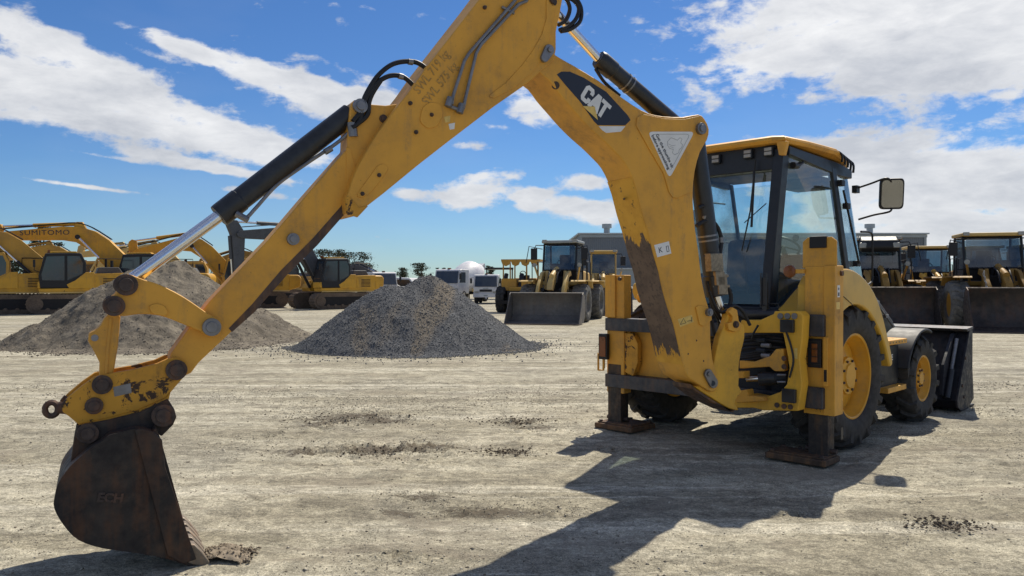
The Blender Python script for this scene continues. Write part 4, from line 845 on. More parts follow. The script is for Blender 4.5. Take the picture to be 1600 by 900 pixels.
G().prism(smooth_poly(fin2+[(1.42,.70),(1.36,.86),(1.25,1.04),(1.08,1.21),(.90,1.325),(.68,1.375),(.45,1.37),(.26,1.30)], 2), fYZ, -.99, -.72).build('fender_inner', 'yellow_clean', fe2, bevel=.02, seg=3)
# --- cab
CB = .0
cab = G().box(-.72, .70, .06, 1.9, 1.16, 1.30).build('cab', 'cabblack', bh, bevel=.02)
def post(name, a, b, w, d, mat='cabblack', par=cab):
    a = Vector(a); b = Vector(b); P_ = []
    for q in (a, b):
        for (i, j) in ((-1,-1),(1,-1),(1,1),(-1,1)): P_.append(q+Vector((i*w/2, j*d/2, 0)))
    return G().add(P_, [(0,3,2,1),(4,5,6,7),(0,1,5,4),(1,2,6,5),(2,3,7,6),(3,0,4,7)]).build(name, mat, par, bevel=.012, seg=3)
XR = .69
tR, bR = (.66,.20,2.75), (.575,.10,1.28)
post('cab_post', bR, tR, .10, .13); post('cab_post', (-.66,.12,1.28), (-.66,.20,2.75), .10, .13)
cT, cB_ = (.71,1.16,2.68), (.745,1.44,1.62)
post('cab_post', cB_, cT, .055, .10); post('cab_post', (-.745,1.44,1.62), (-.71,1.16,2.68), .055, .10)
post('cab_post', (.745,1.44,1.64), (.74,1.50,1.25), .055, .10)
aT, aB = (.655,1.62,2.66), (.68,2.02,1.36)
post('cab_post', aB, aT, .035, .05); post('cab_post', (-.68,2.02,1.36), (-.655,1.62,2.66), .035, .05)
# roof
def roof_f(a, b, c): return (a, b, c)
rp = [(-.74,.16),(-.66,.03),(.66,.03),(.75,.10),(.79,.5),(.80,1.1),(.76,1.45),(.66,1.70),(.45,1.84),(-.45,1.84),(-.66,1.70),(-.76,1.45),(-.80,1.1),(-.79,.5)]
k = G(); n_ = len(rp)
lv = [(2.785,.975),(2.812,1.0),(2.838,.985),(2.858,.93)]
V = []
for z, s_ in lv:
    for (x, y) in rp: V.append((x*s_, .9+(y-.9)*s_, z-(max(0, y-1.15)*.14)))
Fx = [tuple(range(n_-1, -1, -1)), tuple(range(3*n_, 4*n_))]+[(j*n_+i, j*n_+(i+1) % n_, (j+1)*n_+(i+1) % n_, (j+1)*n_+i) for j in range(3) for i in range(n_)]
roof = k.add(V, Fx).build('roof', 'yellow', cab, bevel=.006)
# yellow corner tab of the roof, black header above the rear window, work lamps
a_, b_, c_, d_ = [sy(x, y, .10) for x, y in ((1214,221),(1231,221),(1226,243),(1218,243))]
G().prism([(v.x, v.z) for v in (a_, b_, c_, d_)], fXZ, .075, .13).build('roof_tab', 'yellow', roof, bevel=.006)
G().box(-.66, .62, .14, .24, 2.56, 2.79).build('header_panel', 'cabblack', cab, bevel=.01)
for (x, y) in ((1169,241),(1201,237),(1119,249)):
    v = sy(x, y, .12); w = G().box(v.x-.045, v.x+.045, .10, .15, v.z-.045, v.z+.045).build('work_lamp', 'cabblack', cab, bevel=.008)
    G().box(v.x-.036, v.x+.036, .093, .10, v.z+.004, v.z+.034).box(v.x-.036, v.x+.036, .093, .10, v.z-.034, v.z-.004).build('lamp_lens', 'lens', w, bevel=.003)
G().tube([sy(1157,231,.09), sy(1180,226,.09), sy(1200,224,.09)], .005, 5).build('lamp_cable', 'hose', cab)
# roof edge beam along the right side and folded rain cover at the front corner
G().prism([(.20,2.69),(1.25,2.60),(1.62,2.60),(1.62,2.69),(1.25,2.73),(.20,2.77)], fYZ, .66, .735).build('roof_rail', 'cabblack', cab, bevel=.01)
G().prism([(.20,2.69),(1.62,2.60),(1.62,2.69),(.20,2.77)], fYZ, -.735, -.66).build('roof_rail', 'cabblack', cab, bevel=.01)
for i in range(5):
    y_ = 1.18+i*.07; G().tube([(.70, y_, 2.86-i*.012), (.80, y_+.01, 2.80-i*.016), (.80, y_+.02, 2.72-i*.02)], .012, 6, smooth=4).build('roof_clip', 'hose', roof)
G().box(-.64, .62, .3, 1.65, 2.66, 2.70).build('headliner', 'darkint', cab)
# panes
def pane(name, pts, mat, par=cab, th=.006):
    v = [Vector(p) for p in pts]; nn = (v[1]-v[0]).cross(v[2]-v[0]).normalized()*th; m_ = len(v)
    Fx = [tuple(range(m_)), tuple(range(2*m_-1, m_-1, -1))]+[(i, m_+i, m_+(i+1) % m_, (i+1) % m_) for i in range(m_)]
    return G().add(v+[p+nn for p in v], Fx).build(name, mat, par, smooth=0)
pane('rear_window', [(-.62,.13,1.32),(.535,.12,1.32),(.61,.205,2.57),(-.62,.205,2.57)], 'glass')
# side glass from the rear post to the door post; its lower edge climbs over the fender
sg = [(.70,.16,1.32),(.72,.45,1.50),(.735,.80,1.62),(.745,1.25,1.66),(.748,1.66,1.62),(.715,1.19,2.64),(.69,.24,2.70)]
pane('side_window', [(.635,.16,1.30),(.745,1.42,1.60),(.715,1.14,2.64),(.69,.24,2.70)], 'glass_side')
pane('side_window', [(-.705,.17,1.32),(-.745,1.42,1.60),(-.715,1.14,2.64),(-.69,.24,2.70)], 'glass_side')
G().prism([(.14,1.24),(1.5,1.24),(1.50,1.56),(1.2,1.58),(.8,1.575),(.45,1.46),(.14,1.29)], fYZ, .66, .70).build('door_sill', 'cabblack', cab)
pane('front_quarter_window', [(.757,1.49,1.50),(.700,2.02,1.46),(.675,1.63,2.62),(.725,1.21,2.64)], 'front_glass')
pane('front_quarter_window', [(-.757,1.49,1.50),(-.700,2.02,1.46),(-.675,1.63,2.62),(-.725,1.21,2.64)], 'front_glass')
pane('windscreen', [(-.66,2.04,1.40),(.66,2.04,1.40),(.64,1.64,2.62),(-.64,1.64,2.62)], 'glass')
G().prism([(1.48,1.20),(2.06,1.22),(2.05,1.46),(1.50,1.50)], fYZ, .55, .75).build('door_lower_panel', 'cabblack', cab, bevel=.02)
# hinges, handle, latch
for (y_, z_) in ((1.26,2.52),(1.66,1.72),(1.40,2.30)): G().box(.735, .79, y_-.03, y_+.05, z_-.03, z_+.03).build('hinge', 'hose', cab, bevel=.006)
G().tube([(.775,1.30,2.45), (.785,1.47,2.1), (.80,1.64,1.72)], .012, 6).build('door_rod', 'hose', cab)
v = sx(1246, 260, .72); G().rings([(v+Vector((0,-.10,-.0)), .03), (v+Vector((0,-.02,0)), .028), (v+Vector((0,.05,.02)), .014), (v+Vector((0,.11,.05)), .012)], 12).build('window_latch', 'hose', cab)
# wiper on the rear window
G().tube([sy(1159,452-60,.10), sy(1172,330,.10), sy(1180,250,.10)], .007, 6).tube([sy(1174,355,.09), sy(1178,268,.09)], .011, 6).tube([sy(1163,348,.12), sy(1197,318,.12)], .005, 5).build('wiper', 'hose', cab)
# interior
st_ = G().box(-.26, .26, .75, 1.25, 1.42, 1.58).build('seat', 'seat', cab, bevel=.05, seg=4)
G().box(-.16, .28, .62, .76, 1.48, 1.96, ('X', R_(-6))).build('seat_back', 'seat', st_, bevel=.06, seg=4)
G().box(-.20, .20, .8, 1.2, 1.3, 1.43).build('seat_base', 'darkint', st_)
G().box(-.66, -.38, .3, 1.4, 1.28, 1.62).box(.40, .64, .35, 1.3, 1.28, 1.60).build('side_console', 'darkint', cab, bevel=.03)
G().box(-.30, .30, 1.62, 1.92, 1.28, 1.84).build('dashboard', 'darkint', cab, bevel=.05, seg=3)
cyl_ = [Vector((.0+.19*math.cos(q), 1.56+.19*math.sin(q)*.85, 1.92-.19*math.sin(q)*.5)) for q in np.linspace(0, 6.283, 24)]
G().tube(cyl_, .014, 8, caps=False).cyl((0,1.56,1.92), (0,1.72,1.72), .03).tube([cyl_[2], (0,1.56,1.92), cyl_[14]], .01, 6).build('steering_wheel', 'hose', cab)
for x_ in (-.18, .18): G().cyl((x_, .48, 1.4), (x_*.9, .42, 1.80), .014, seg=8).rings([((x_*.9,.42,1.80), .02), ((x_*.9,.42,1.84), .032), ((x_*.9,.42,1.88), .02)], 12).build('control_lever', 'hose', cab)
v = sx(1243, 372, .60); G().rings([(v+Vector((0,-.05,0)), .01), (v, .035), (v+Vector((0,.06,.0)), .01)], 12).build('interior_mirror', 'hose', cab)
G().box(.15, .55, 1.30, 1.60, 2.50, 2.62).build('sun_visor', 'darkint', cab, bevel=.02)
# black hose rail and grab loop below the rear window
G().cyl((-.2,-.10,1.24), (.78,-.10,1.24), .045, seg=14).build('lock_cylinder', 'black', bh, bevel=.004)
G().tube([(.62,-.1,1.30), (.62,-.1,1.335), (.78,-.1,1.335), (.78,-.1,1.30)], .008, 6).build('grab_loop', 'black', bh)
a_ = sy(1189,477,-.14); b_ = sy(1198,427,-.14)
G().tube([(a_.x,-.14,a_.z), (a_.x,-.14,b_.z), (b_.x,-.14,b_.z), (b_.x,-.14,a_.z), (a_.x,-.14,a_.z)], .007, 6).box(a_.x+.005, b_.x-.005, -.13, -.10, a_.z-.12, b_.z-.04).build('lock_handle', 'black', bh)
G().box(-.6, .95, .04, .12, 1.14, 1.30).build('rear_sill', 'cabblack', bh, bevel=.01)
# --- mirrors
for s_, (px, py) in ((1, (1393,303)),):
    X_ = 1.12; v = sx(px, py, X_); a0 = sx(1336,295,.80); b0 = sx(1341,343,.80)
    top = sx(1385,280,X_); bt = sx(1388,325,X_)
    mi = G().tube([a0, sx(1360,287,.95), sx(1382,279,1.09), sx(1390,281,X_), sx(1392,286,X_)], .010, 8, smooth=4).build('mirror_arm', 'hose', bh)
    G().tube([b0, sx(1365,336,.95), sx(1389,331,1.10), sx(1393,325,X_)], .010, 8, smooth=4).build('mirror_arm', 'hose', bh)
    G().box(a0.x-.02, a0.x+.03, a0.y-.04, a0.y+.04, a0.z-.045, a0.z+.03).build('mirror_clamp', 'hose', bh)
    w, h2 = .115, .155
    tp = rounded([(-w,-h2),(w,-h2),(w,h2),(-w,h2)], .18, 4)
    xd = Vector((math.cos(R_(38)), -math.sin(R_(38))*-1, 0)); xd = Vector((.82, -.57*-1, 0)).normalized()
    nrm = Vector((xd.y, -xd.x, -.13)).normalized(); upv = xd.cross(nrm).normalized(); upv = upv if upv.z > 0 else -upv
    fm = lambda a, b, c, v=v, xd=xd, nrm=nrm, upv=upv: tuple(v+xd*a+upv*b+nrm*c)
    G().prism(tp, fm, -.04, .012).build('mirror_housing', 'hose', mi, bevel=.012)
    G().prism([(a*.86, b*.88) for a, b in tp], fm, .012, .015).build('mirror_glass', 'mirror', mi, smooth=0)
mi2 = G().tube([(-.78,1.7,2.45), (-1.08,1.75,2.5), (-1.14,1.75,2.44)], .010, 8).build('mirror_arm', 'hose', bh)
G().tube([(-.80,1.85,2.0), (-1.1,1.8,2.02), (-1.14,1.75,2.08)], .010, 8).build('mirror_arm', 'hose', bh)
G().prism(rounded([(-1.26,2.10),(-1.02,2.10),(-1.02,2.42),(-1.26,2.42)], .18, 4), fXZ, 1.74, 1.79).build('mirror_housing', 'seat', mi2, bevel=.01)
# --- hood, loader arms, front
G().prism([(1.95,1.0),(3.2,.98),(3.2,1.35),(2.9,1.50),(1.95,1.56)], fYZ, -.42, .42).build('hood', 'yellow_clean', bh, bevel=.06, seg=4)
for s_ in (-1, 1):
    arms = G().prism([(1.85,1.52),(1.95,1.60),(2.35,1.42),(3.2,.95),(3.75,.62),(3.72,.45),(3.1,.72),(2.3,1.22),(1.9,1.36)], fYZ, s_*.52, s_*.66).build('loader_arm', 'black', bh, bevel=.012)
for s_ in (1, -1):
    G().cyl((s_*.60,1.9,1.0), (s_*.60,2.9,.98), .05, seg=14).build('lift_cylinder', 'black', arms)
    G().tube([(s_*.69,1.9,1.56), (s_*.69,2.4,1.34), (s_*.69,2.9,1.06)], .012, 6).tube([(s_*.71,1.9,1.50), (s_*.71,2.4,1.28), (s_*.71,2.9,1.0)], .012, 6).build('hard_line', 'zinc', arms)
for i in range(3): y_ = 2.1+i*.28; z_ = 1.46-i*.16; G().box(.665, .72, y_-.03, y_+.05, z_-.02, z_+.02).build('line_clamp', 'zinc', arms)
G().tube([sx(1345,362,.86), sx(1361,364,.86), sx(1363,380,.86), sx(1363,420,.86), sx(1362,440,.86), sx(1350,447,.86)], .011, 8, smooth=3).build('grab_rail', 'hose', bh)
# front mudguard (black) and tank with step
go = []
for q in np.linspace(R_(165), R_(68), 14): go.append((2.70+.575*math.cos(q), .47+.545*math.sin(q)))
gi = []
for q in np.linspace(R_(68), R_(165), 14): gi.append((2.70+.545*math.cos(q), .47+.515*math.sin(q)))
mg = G().prism(go+gi, fYZ, .78, 1.12).build('front_mudguard', 'plastic', bh, bevel=.02, seg=3)
G().prism(go+gi, fYZ, -1.12, -.78).build('front_mudguard', 'plastic', bh, bevel=.02, seg=3)
G().prism([go[0]]+[(2.25,.62),(2.2,.50)]+[gi[-1]], fYZ, .80, 1.10).build('mud_flap', 'rubber', mg)
G().prism([(1.36,.40),(2.10,.40),(2.16,.55),(2.16,.88),(1.36,.88)], fYZ, .50, 1.02).build('fuel_tank', 'tank', bh, bevel=.03, seg=3)
tk = bpy.data.objects['fuel_tank']
G().box(.74, 1.10, 1.52, 2.16, .885, .935).build('step_top', 'yellow', tk, bevel=.01)
k = G()
for i in range(7): k.cyl((1.1015, 1.58+i*.085, .91), (1.1025, 1.58+i*.085, .91), .010, seg=8)
for i in range(5):
    for j in range(4): k.cyl((.80+j*.07, 1.6+i*.1, .9355), (.80+j*.07, 1.6+i*.1, .9365), .012, seg=8)
k.build('step_holes', 'black', tk)
sxp = [sx(x, y, 1.02) for x, y in ((1377,590),(1405,590),(1405,599),(1377,603))]
G().box(.78, 1.10, 1.62, 2.14, .40, .455).prism([(2.02,.45),(2.14,.45),(2.02,.62)], fYZ, .98, 1.0).build('lower_step', 'yellow', tk, bevel=.006)
text_mesh('tank_lettering', '432E', .085, 'white', tk, (1.0225,1.88,.74), (0,1,0), (0,0,1), bold=.002)
# --- front bucket
s_poly = [(3.98,.955),(4.10,.955),(4.10,.46),(4.16,.10),(3.92,.0),(3.66,.0),(3.52,.06),(3.50,.14),(3.72,.52)]
fb = G()
outer_ = [(4.00,.95),(3.76,.52),(3.55,.13),(3.66,.02),(4.25,.0)]
for i in range(len(outer_)-1):
    (a, b), (c, d) = outer_[i], outer_[i+1]; dv = Vector((c-a, d-b)).normalized(); nn = Vector((dv.y, -dv.x))*.025
    if i < 3: nn = -nn if nn.x < 0 else nn
    fb.prism([(a,b),(c,d),(c+nn.x,d+abs(nn.y) if i > 1 else d+nn.y),(a+nn.x,b+abs(nn.y) if i > 1 else b+nn.y)], fYZ, -1.19, 1.19)
fb = fb.build('front_bucket', 'bladeblack', bh, bevel=.004)
for s_ in (1, -1): G().prism(s_poly, fYZ, s_*1.185, s_*1.21).build('side_plate', 'bladeblack', fb, bevel=.005)
G().prism([(3.90,.93),(4.12,.955),(4.12,.985),(3.86,.965)], fYZ, -1.21, 1.21).build('top_lip', 'beam', fb, bevel=.005)
for x_ in (1.05,.55,-.55,-1.05): G().prism([(3.86,.90),(3.98,.92),(3.74,.48),(3.56,.14),(3.44,.20),(3.50,.55)], fYZ, x_-.02, x_+.02).build('hinge_plate', 'bladeblack', fb, bevel=.006)
G().cyl((1.10,3.62,.42), (1.10,3.86,.84), .022, seg=10).build('clam_rod', 'zinc', fb); G().cyl((1.10,3.50,.16), (1.10,3.66,.48), .038, seg=12).build('clam_cylinder', 'black', fb)
for (y_, z_) in ((3.75,.16),(3.68,.30),(3.80,.62)): G().cyl((1.208,y_,z_), (1.222,y_,z_), .02, seg=8).build('edge_bolt', 'pin', fb)
# ------------------------------------------------------------------ the yard behind
def at(px, D): return (px-800)/F_PX*D
fXZs = lambda a, b, c: (a, c, b)
def rot2(P, deg, o=(0,0)):
    c, s = math.cos(R_(deg)), math.sin(R_(deg)); return [(o[0]+x*c-y*s, o[1]+x*s+y*c) for x, y in P]
# --- shed
t = NT('ribbed_wall_sheet'); wv = t.n.new('ShaderNodeTexWave'); wv.wave_type = 'BANDS'; wv.bands_direction = 'X'; wv.inputs['Scale'].default_value = 1.6; t.l.new(t.vec((1,1,1)), wv.inputs[0])
t.set(t.mix(t.noise(.4, 4, .5), (.135,.15,.165), (.17,.185,.20)), .6, .0, .4); t.bump(wv.outputs[1], .5, .04); M['shedwall'] = t.m
M['shedtrim'] = plain('shed_trim', (.30,.33,.34), .5, 0, .4, .1, 2, 0); M['roofsheet'] = plain('roof_sheet', (.42,.45,.46), .45, .2, .4, .1, 2, 0)
def shed(name, label, px0, px1, D, ztop, depth):
    x0, x1 = at(px0, D), at(px1, D); r = thing(name, label, 'shed', ((x0+x1)/2, D, 0)); w = (x1-x0)/2
    G().box(-w, w, 0, depth, 0, ztop-.25).build('wall', 'shedwall', r, smooth=0)
    rf = G().box(-w-.25, w+.25, -.25, depth+.25, ztop-.25, ztop-.12).build('roof', 'roofsheet', r, smooth=0)
    G().box(-w-.1, w+.1, -.12, -.003, ztop-.55, ztop-.27).box(-w-.06, -w+.16, -.08, -.003, 0, ztop-.5).box(w-.16, w+.06, -.08, -.003, 0, ztop-.5).build('trim', 'shedtrim', r, smooth=0)
    return r, rf, w
r, rf, w = shed('storage_shed', 'long grey ribbed metal shed with small roof vents, behind the backhoe cab', 907, 1446, 74, 6.35, 14)
for px in (950, 1366):
    x = at(px, 76)-r.location.x; v = G().lathe([(.30,0),(.30,.55),(.48,.60),(.48,1.0),(.001,1.05)], (x, 3, 6.3), 'Z', 16).build('roof_vent', 'shedtrim', rf)
G().box(at(1380,74)-r.location.x, at(1418,74)-r.location.x, -.03, -.003, 2.6, 4.6).build('window', 'bglass', r, smooth=0)
lw_ = thing('low_annexe', 'pale low lean-to against the foot of the grey shed', 'annexe', (at(975, 70), 70, 0)); G().box(-2.2, 3.2, 0, 3, 0, 2.7).build('wall', 'shedtrim', lw_, smooth=0); G().prism([(-2.3,2.7),(3.3,2.7),(3.3,2.82),(-2.3,2.82)], fXZ, -.2, 3.2).build('roof', 'roofsheet', lw_, smooth=0)

# --- excavators
def stadium(x0, x1, z0, z1, n=7, chamf=.0):
    r = (z1-z0)/2; P = []
    for i in range(n): q = -math.pi/2+math.pi*i/(n-1); P.append((x1-r+r*math.cos(q), z0+r+r*math.sin(q)))
    for i in range(n): q = math.pi/2+math.pi*i/(n-1); P.append((x0+r+r*math.cos(q), z0+r+r*math.sin(q)))
    return P
def grouser(P, pitch=.17, h=.035):
    # resample and add shoe ridges
    L_ = []; n_ = len(P); tot = 0
    for i in range(n_):
        a, b = Vector(P[i]), Vector(P[(i+1) % n_]); d = (b-a).length
        m_ = max(1, round(d/pitch*2))
        for k in range(m_): L_.append(a+(b-a)*k/m_)
    c = sum((Vector(p) for p in P), Vector((0,0)))/n_; o = []
    for i, p in enumerate(L_):
        a, b = L_[i-1], L_[(i+1) % len(L_)]; d = (b-a); nn = Vector((d.y, -d.x)); nn = nn.normalized() if nn.length else Vector((0,0))
        o.append(tuple(p+nn*(h if i % 2 else 0)))
    return o
def excavator(label, px, D, head, body='ex_yellow', boomc='ex_yellow', cabc='ex_dkgrey', tilt=0, stick=-70, curl=0, text=None, house=0, group='excavators parked in a row', bucketc='ex_grey', sc=1.0, sw=1., bx=1., bz=1., name='excavator', cwc=None, hood='ex_grey', boom_on=True):
    r = thing(name, label, 'excavator', (at(px, D), D, 0), R_(head), group); r.scale = (sc, sc, sc)
    for s_ in (1, -1):
        y0, y1 = (.85, 1.45) if s_ > 0 else (-1.45, -.85)
        tr = G().prism(grouser(stadium(-2.1, 2.1, .03, .93)), fXZ, y0, y1).build('track', 'track', r, smooth=0)
        f = G().prism(stadium(-1.75, 1.75, .22, .72, 5), fXZ, (y0 if s_ < 0 else y1)-.012, (y0 if s_ < 0 else y1)+.012)
        f.build('track_frame', 'trackdark', tr)
        for xx in (-1.68, 1.68): G().cyl((xx, s_*1.45-.02, .48), (xx, s_*1.45+.04, .48), .30, seg=20).build('idler_wheel', 'track', tr)
        for i in range(6): G().cyl((-1.2+i*.48, s_*1.45-.02, .20), (-1.2+i*.48, s_*1.45+.03, .20), .10, seg=12).build('roller', 'track', tr)
    G().box(-1.0, 1.0, -.9, .9, .35, .85).cyl((0,0,.8), (0,0,1.02), .62, seg=24).build('undercarriage', 'trackdark', r)
    up = bpy.data.objects.new('upper_body', None)
    cc_, ss_ = math.cos(R_(house)), math.sin(R_(house))
    H = lambda fn: (lambda a, b, c: (lambda q: (q[0]*cc_-q[1]*ss_, q[0]*ss_+q[1]*cc_, q[2]))(fn(a, b, c)))
    hX = H(fXZ)
    b = G().prism([(-2.2,1.02),(1.55,1.02),(1.60,1.22),(.25,1.25),(-.3,1.55),(-.75,1.95),(-2.2,2.0)], hX, .55, 1.32)
    b.prism([(-2.2,1.02),(1.2,1.02),(1.3,1.22),(.9,1.9),(-2.2,1.95)], hX, -1.32, -.45).prism([(-2.2,1.02),(.6,1.02),(.6,1.5),(-.4,1.9),(-2.2,1.95)], hX, -.45, .55)
    bo_ = b.build('body', body, r, bevel=.03)
    G().prism([(-1.9,1.22),(-.85,1.22),(-.85,1.80),(-1.9,1.80)], hX, 1.322, 1.335).build('louvre_panel', body if hood == 'ex_grey' else 'trackdark', bo_)
    k = G()
    for i in range(6): k.prism([(-1.8,1.30+i*.08),(-1.15,1.30+i*.08),(-1.15,1.335+i*.08),(-1.8,1.335+i*.08)], hX, 1.335, 1.345)
    k.build('louvre', 'trackdark', bo_)
    G().prism([(-2.85,1.25),(-2.15,1.02),(-2.15,1.98),(-2.75,1.98),(-2.9,1.8)], hX, -1.30, 1.30).build('counterweight', cwc or body, r, bevel=.12, seg=4)
    G().prism([(-2.1,1.96),(-.9,1.96),(-1.0,2.28),(-1.9,2.28)], hX, -1.1, .8).build('engine_cover', hood, r, bevel=.04)
    G().cyl(hX(-1.4,2.25,-.7), hX(-1.4,2.75,-.7), .06, seg=10).build('exhaust', 'trackdark', r)
    cab_ = G().prism([(-.30,1.24),(1.52,1.24),(1.58,1.85),(1.30,2.92),(-.20,2.96),(-.42,2.5),(-.42,1.9)], hX, .46, 1.34).build('cab', cabc, r, bevel=.05, seg=3)
    gw = [(.50,1.62),(1.42,1.62),(1.46,1.9),(1.24,2.76),(.50,2.80)]; gr_ = [(-.26,1.95),(.38,1.62),(.38,2.80),(-.14,2.80),(-.28,2.45)]
    for q in (gw, gr_):
        for s_ in (1.345, .445): G().prism(q, hX, s_-.004, s_+.004).build('window', 'bglass', cab_, smooth=0)
    c0_, c1_ = (1.555,1.75), (1.345,2.78); v = [hX(c0_[0]+.02, c0_[1], .56), hX(c0_[0]+.02, c0_[1], 1.24), hX(c1_[0]+.0, c1_[1], 1.22), hX(c1_[0]+.0, c1_[1], .58)]
    pane('windscreen', v, 'bglass', cab_, .01)
    G().prism([(-.05,2.96),(1.1,2.93),(1.1,3.02),(0,3.04)], hX, .55, 1.25).build('cab_roof', cabc if cabc != 'ex_dkgrey' else body, cab_, bevel=.02)
    G().prism([(1.1,2.95),(1.2,2.95),(1.2,3.10),(1.1,3.10)], hX, .62, .78).build('beacon', 'amber', cab_)
    G().prism([(-2.2,.99),(1.55,.99),(1.55,1.06),(-2.2,1.06)], hX, 1.28, 1.37).build('side_step', 'ex_pale' if body != 'ex_grey' else body, r)
    mr_ = G().tube([hX(1.5,2.0,1.34), hX(1.75,2.1,1.5), hX(1.75,2.6,1.5)], .02, 5); mr_.box(0,0,0,0,0,0) if False else None
    mr_.prism([(1.70,2.25),(1.80,2.25),(1.80,2.6),(1.70,2.6)], hX, 1.42, 1.62).build('mirror', 'ex_dkgrey', r)
    G().tube([hX(-2.0,2.28,1.0), hX(-2.0,2.7,1.0), hX(-.9,2.7,1.0), hX(-.9,2.28,1.0)], .022, 5).build('hand_rail', 'ex_dkgrey', r)
    G().tube([hX(.2,1.3,-1.2), hX(.2,2.2,-1.2), hX(1.1,2.1,-1.2), hX(1.1,1.3,-1.2)], .022, 5).build('hand_rail', 'ex_dkgrey', r)
    G().prism([(.1,1.25),(1.15,1.25),(1.15,1.65),(.5,1.75),(.1,1.75)], hX, -1.25, -.6).build('toolbox', body, r, bevel=.03)
    G().prism([(1.35,1.24),(1.62,1.24),(1.62,1.55),(1.40,1.62)], hX, .5, 1.3).build('cab_front_guard', body, cab_, bevel=.02)
    G().prism([(.42,1.60),(.47,1.60),(.47,2.84),(.42,2.84)], hX, 1.348, 1.362).build('cab_frame_bar', 'ex_pale' if cabc != 'ex_dkgrey' else 'ex_dkgrey', cab_)
    G().prism([(-.35,1.22),(.30,1.22),(.42,1.42),(.05,1.62),(-.40,2.02),(-.75,2.02),(-.75,1.22)], hX, 1.30, 1.358).build('side_panel', body, r, bevel=.02)
    for i in range(4): G().tube([hX(.35,1.45+i*.06,.30-i*.03), hX(.75,1.75+i*.05,.34), hX(1.05,2.0+i*.06,.30)], .028, 5, smooth=3).build('hose', 'ex_dkgrey', r)
    if not boom_on: return r
    fo_ = (.55, 1.55); Rb = lambda P: rot2([(x_*bx, z_*bz) for x_, z_ in P], tilt, fo_)
    BP = [(-.22,.05),(-.15,.32),(.6,1.35),(1.25,2.3),(1.75,2.78),(2.3,3.02),(2.9,3.03),(5.45,2.62),(5.66,2.45),(5.6,2.28),(5.4,2.22),(3.0,2.28),(2.45,2.16),(2.0,1.75),(1.1,.62),(.25,-.18),(0,-.25)]
    bm_ = G().prism(Rb(BP), hX, -.26, .26).build('boom', boomc, r, bevel=.03)
    P1 = lambda x, z, y=0: Vector(hX(*Rb([(x, z)])[0], y))
    for s_ in (1, -1):
        a0, a1 = Vector(hX(1.25, 1.25, s_*.42)), P1(2.35, 2.45, s_*.42); k = G().cyl(a0, a0+(a1-a0)*.58, .085, seg=12); q = k.build('lift_cylinder', 'ex_dkgrey' if boomc != 'ex_yellow' else boomc, r); G().cyl(a0+(a1-a0)*.55, a1, .05, seg=10).build('rod', 'chrome', q)
        G().cyl(a1+Vector((0,0,0)), P1(2.35,2.45,s_*.5), .12, seg=12).build('pin_boss', 'ex_dkgrey', q)
    tip = Rb([(5.5, 2.42)])[0]
    Rs = lambda P: rot2(P, stick, tip)
    SP = [(x_, z_*sw) for x_, z_ in [(-.75,.30),(-.55,.42),(0,.26),(2.75,.12),(2.9,0),(2.75,-.12),(1.5,-.2),(0,-.25),(-.2,-.2),(-.75,.05)]]
    sk = G().prism(Rs(SP), hX, -.17, .17).build('stick', boomc, r, bevel=.02)
    S1 = lambda x, z, y=0: Vector(hX(*Rs([(x, z)])[0], y))
    a0, a1 = P1(2.35, 3.20), S1(-.68, .22); q = G().cyl(a0, a0+(a1-a0)*.6, .10, seg=12).build('stick_cylinder', boomc, r); G().cyl(a0+(a1-a0)*.58, a1, .055, seg=10).build('rod', 'chrome', q)
    G().prism(Rb([(2.1,2.9),(2.6,2.9),(2.45,3.3),(2.25,3.3)]), hX, -.12, .12).build('cylinder_lug', boomc, bm_)
    for yy in (-.1, .12): G().tube([P1(1.2,2.35,yy), P1(1.9,3.0,yy), P1(2.5,3.25,yy), P1(3.4,3.12,yy), P1(5.2,2.85,yy)], .03, 6, smooth=3).build('hose', 'ex_dkgrey', bm_)
    a0, a1 = S1(.1, .45), S1(2.2, .30); q = G().cyl(a0, a0+(a1-a0)*.6, .085, seg=12).build('bucket_cylinder', boomc, r); G().cyl(a0+(a1-a0)*.58, a1, .045, seg=10).build('rod', 'chrome', q)
    end = Rs([(2.85, 0)])[0]; Rk = lambda P: rot2(P, stick+curl, end)
    KP = [(-.15,.1),(0,.2),(.35,.35),(.9,.30),(1.25,.0),(1.35,-.45),(1.15,-.95),(1.0,-1.15),(.85,-.9),(.6,-.35),(.1,-.2)]
    G().prism(Rk(KP), hX, -.5, .5).build('bucket', bucketc, r, bevel=.03)
    if text:
        s_ = 1; o_ = P1(3.55, 2.66, s_*.265); x_ = (P1(2.55, 2.70, s_*.265)-P1(3.55, 2.66, s_*.265)); u_ = P1(3.55,3.0,s_*.265)-o_
        text_mesh('boom_lettering', text, .36, 'ink', bm_, o_, x_, u_, bold=0.0, sx=1.15, spacing=1.1)
    return r
excavator('yellow excavator cut off by the left edge of the yard', 2, 38.0, -150, 'ex_yellow', 'ex_yellow', 'ex_brown', tilt=0, stick=-60)
excavator('yellow excavator with dark cab and dusty brown low boom, second from the left', 118, 39.0, -149, 'ex_yellow', 'ex_brown', 'ex_dkgrey', tilt=-12, stick=-40)
excavator('yellow excavator with dark lettering on its high arched boom, behind the tan heap', 243, 42.0, -166, 'ex_yellow', 'ex_yellow', 'ex_dkgrey', tilt=0, stick=-30, text='SUMITOMO', bx=1.3, bz=.93, sc=1.02)
excavator('yellow excavator with a long flat boom, mostly hidden behind the left sand heap', 318, 56.0, -165, 'ex_yellow', 'ex_pale', 'ex_brown', tilt=-7, stick=-58)
excavator('yellow excavator with a dusty yellow framed cab, crossed by the outstretched arm', 390, 47.0, -158, 'ex_yellow', 'ex_yellow', 'ex_brown', tilt=-8, stick=-72)
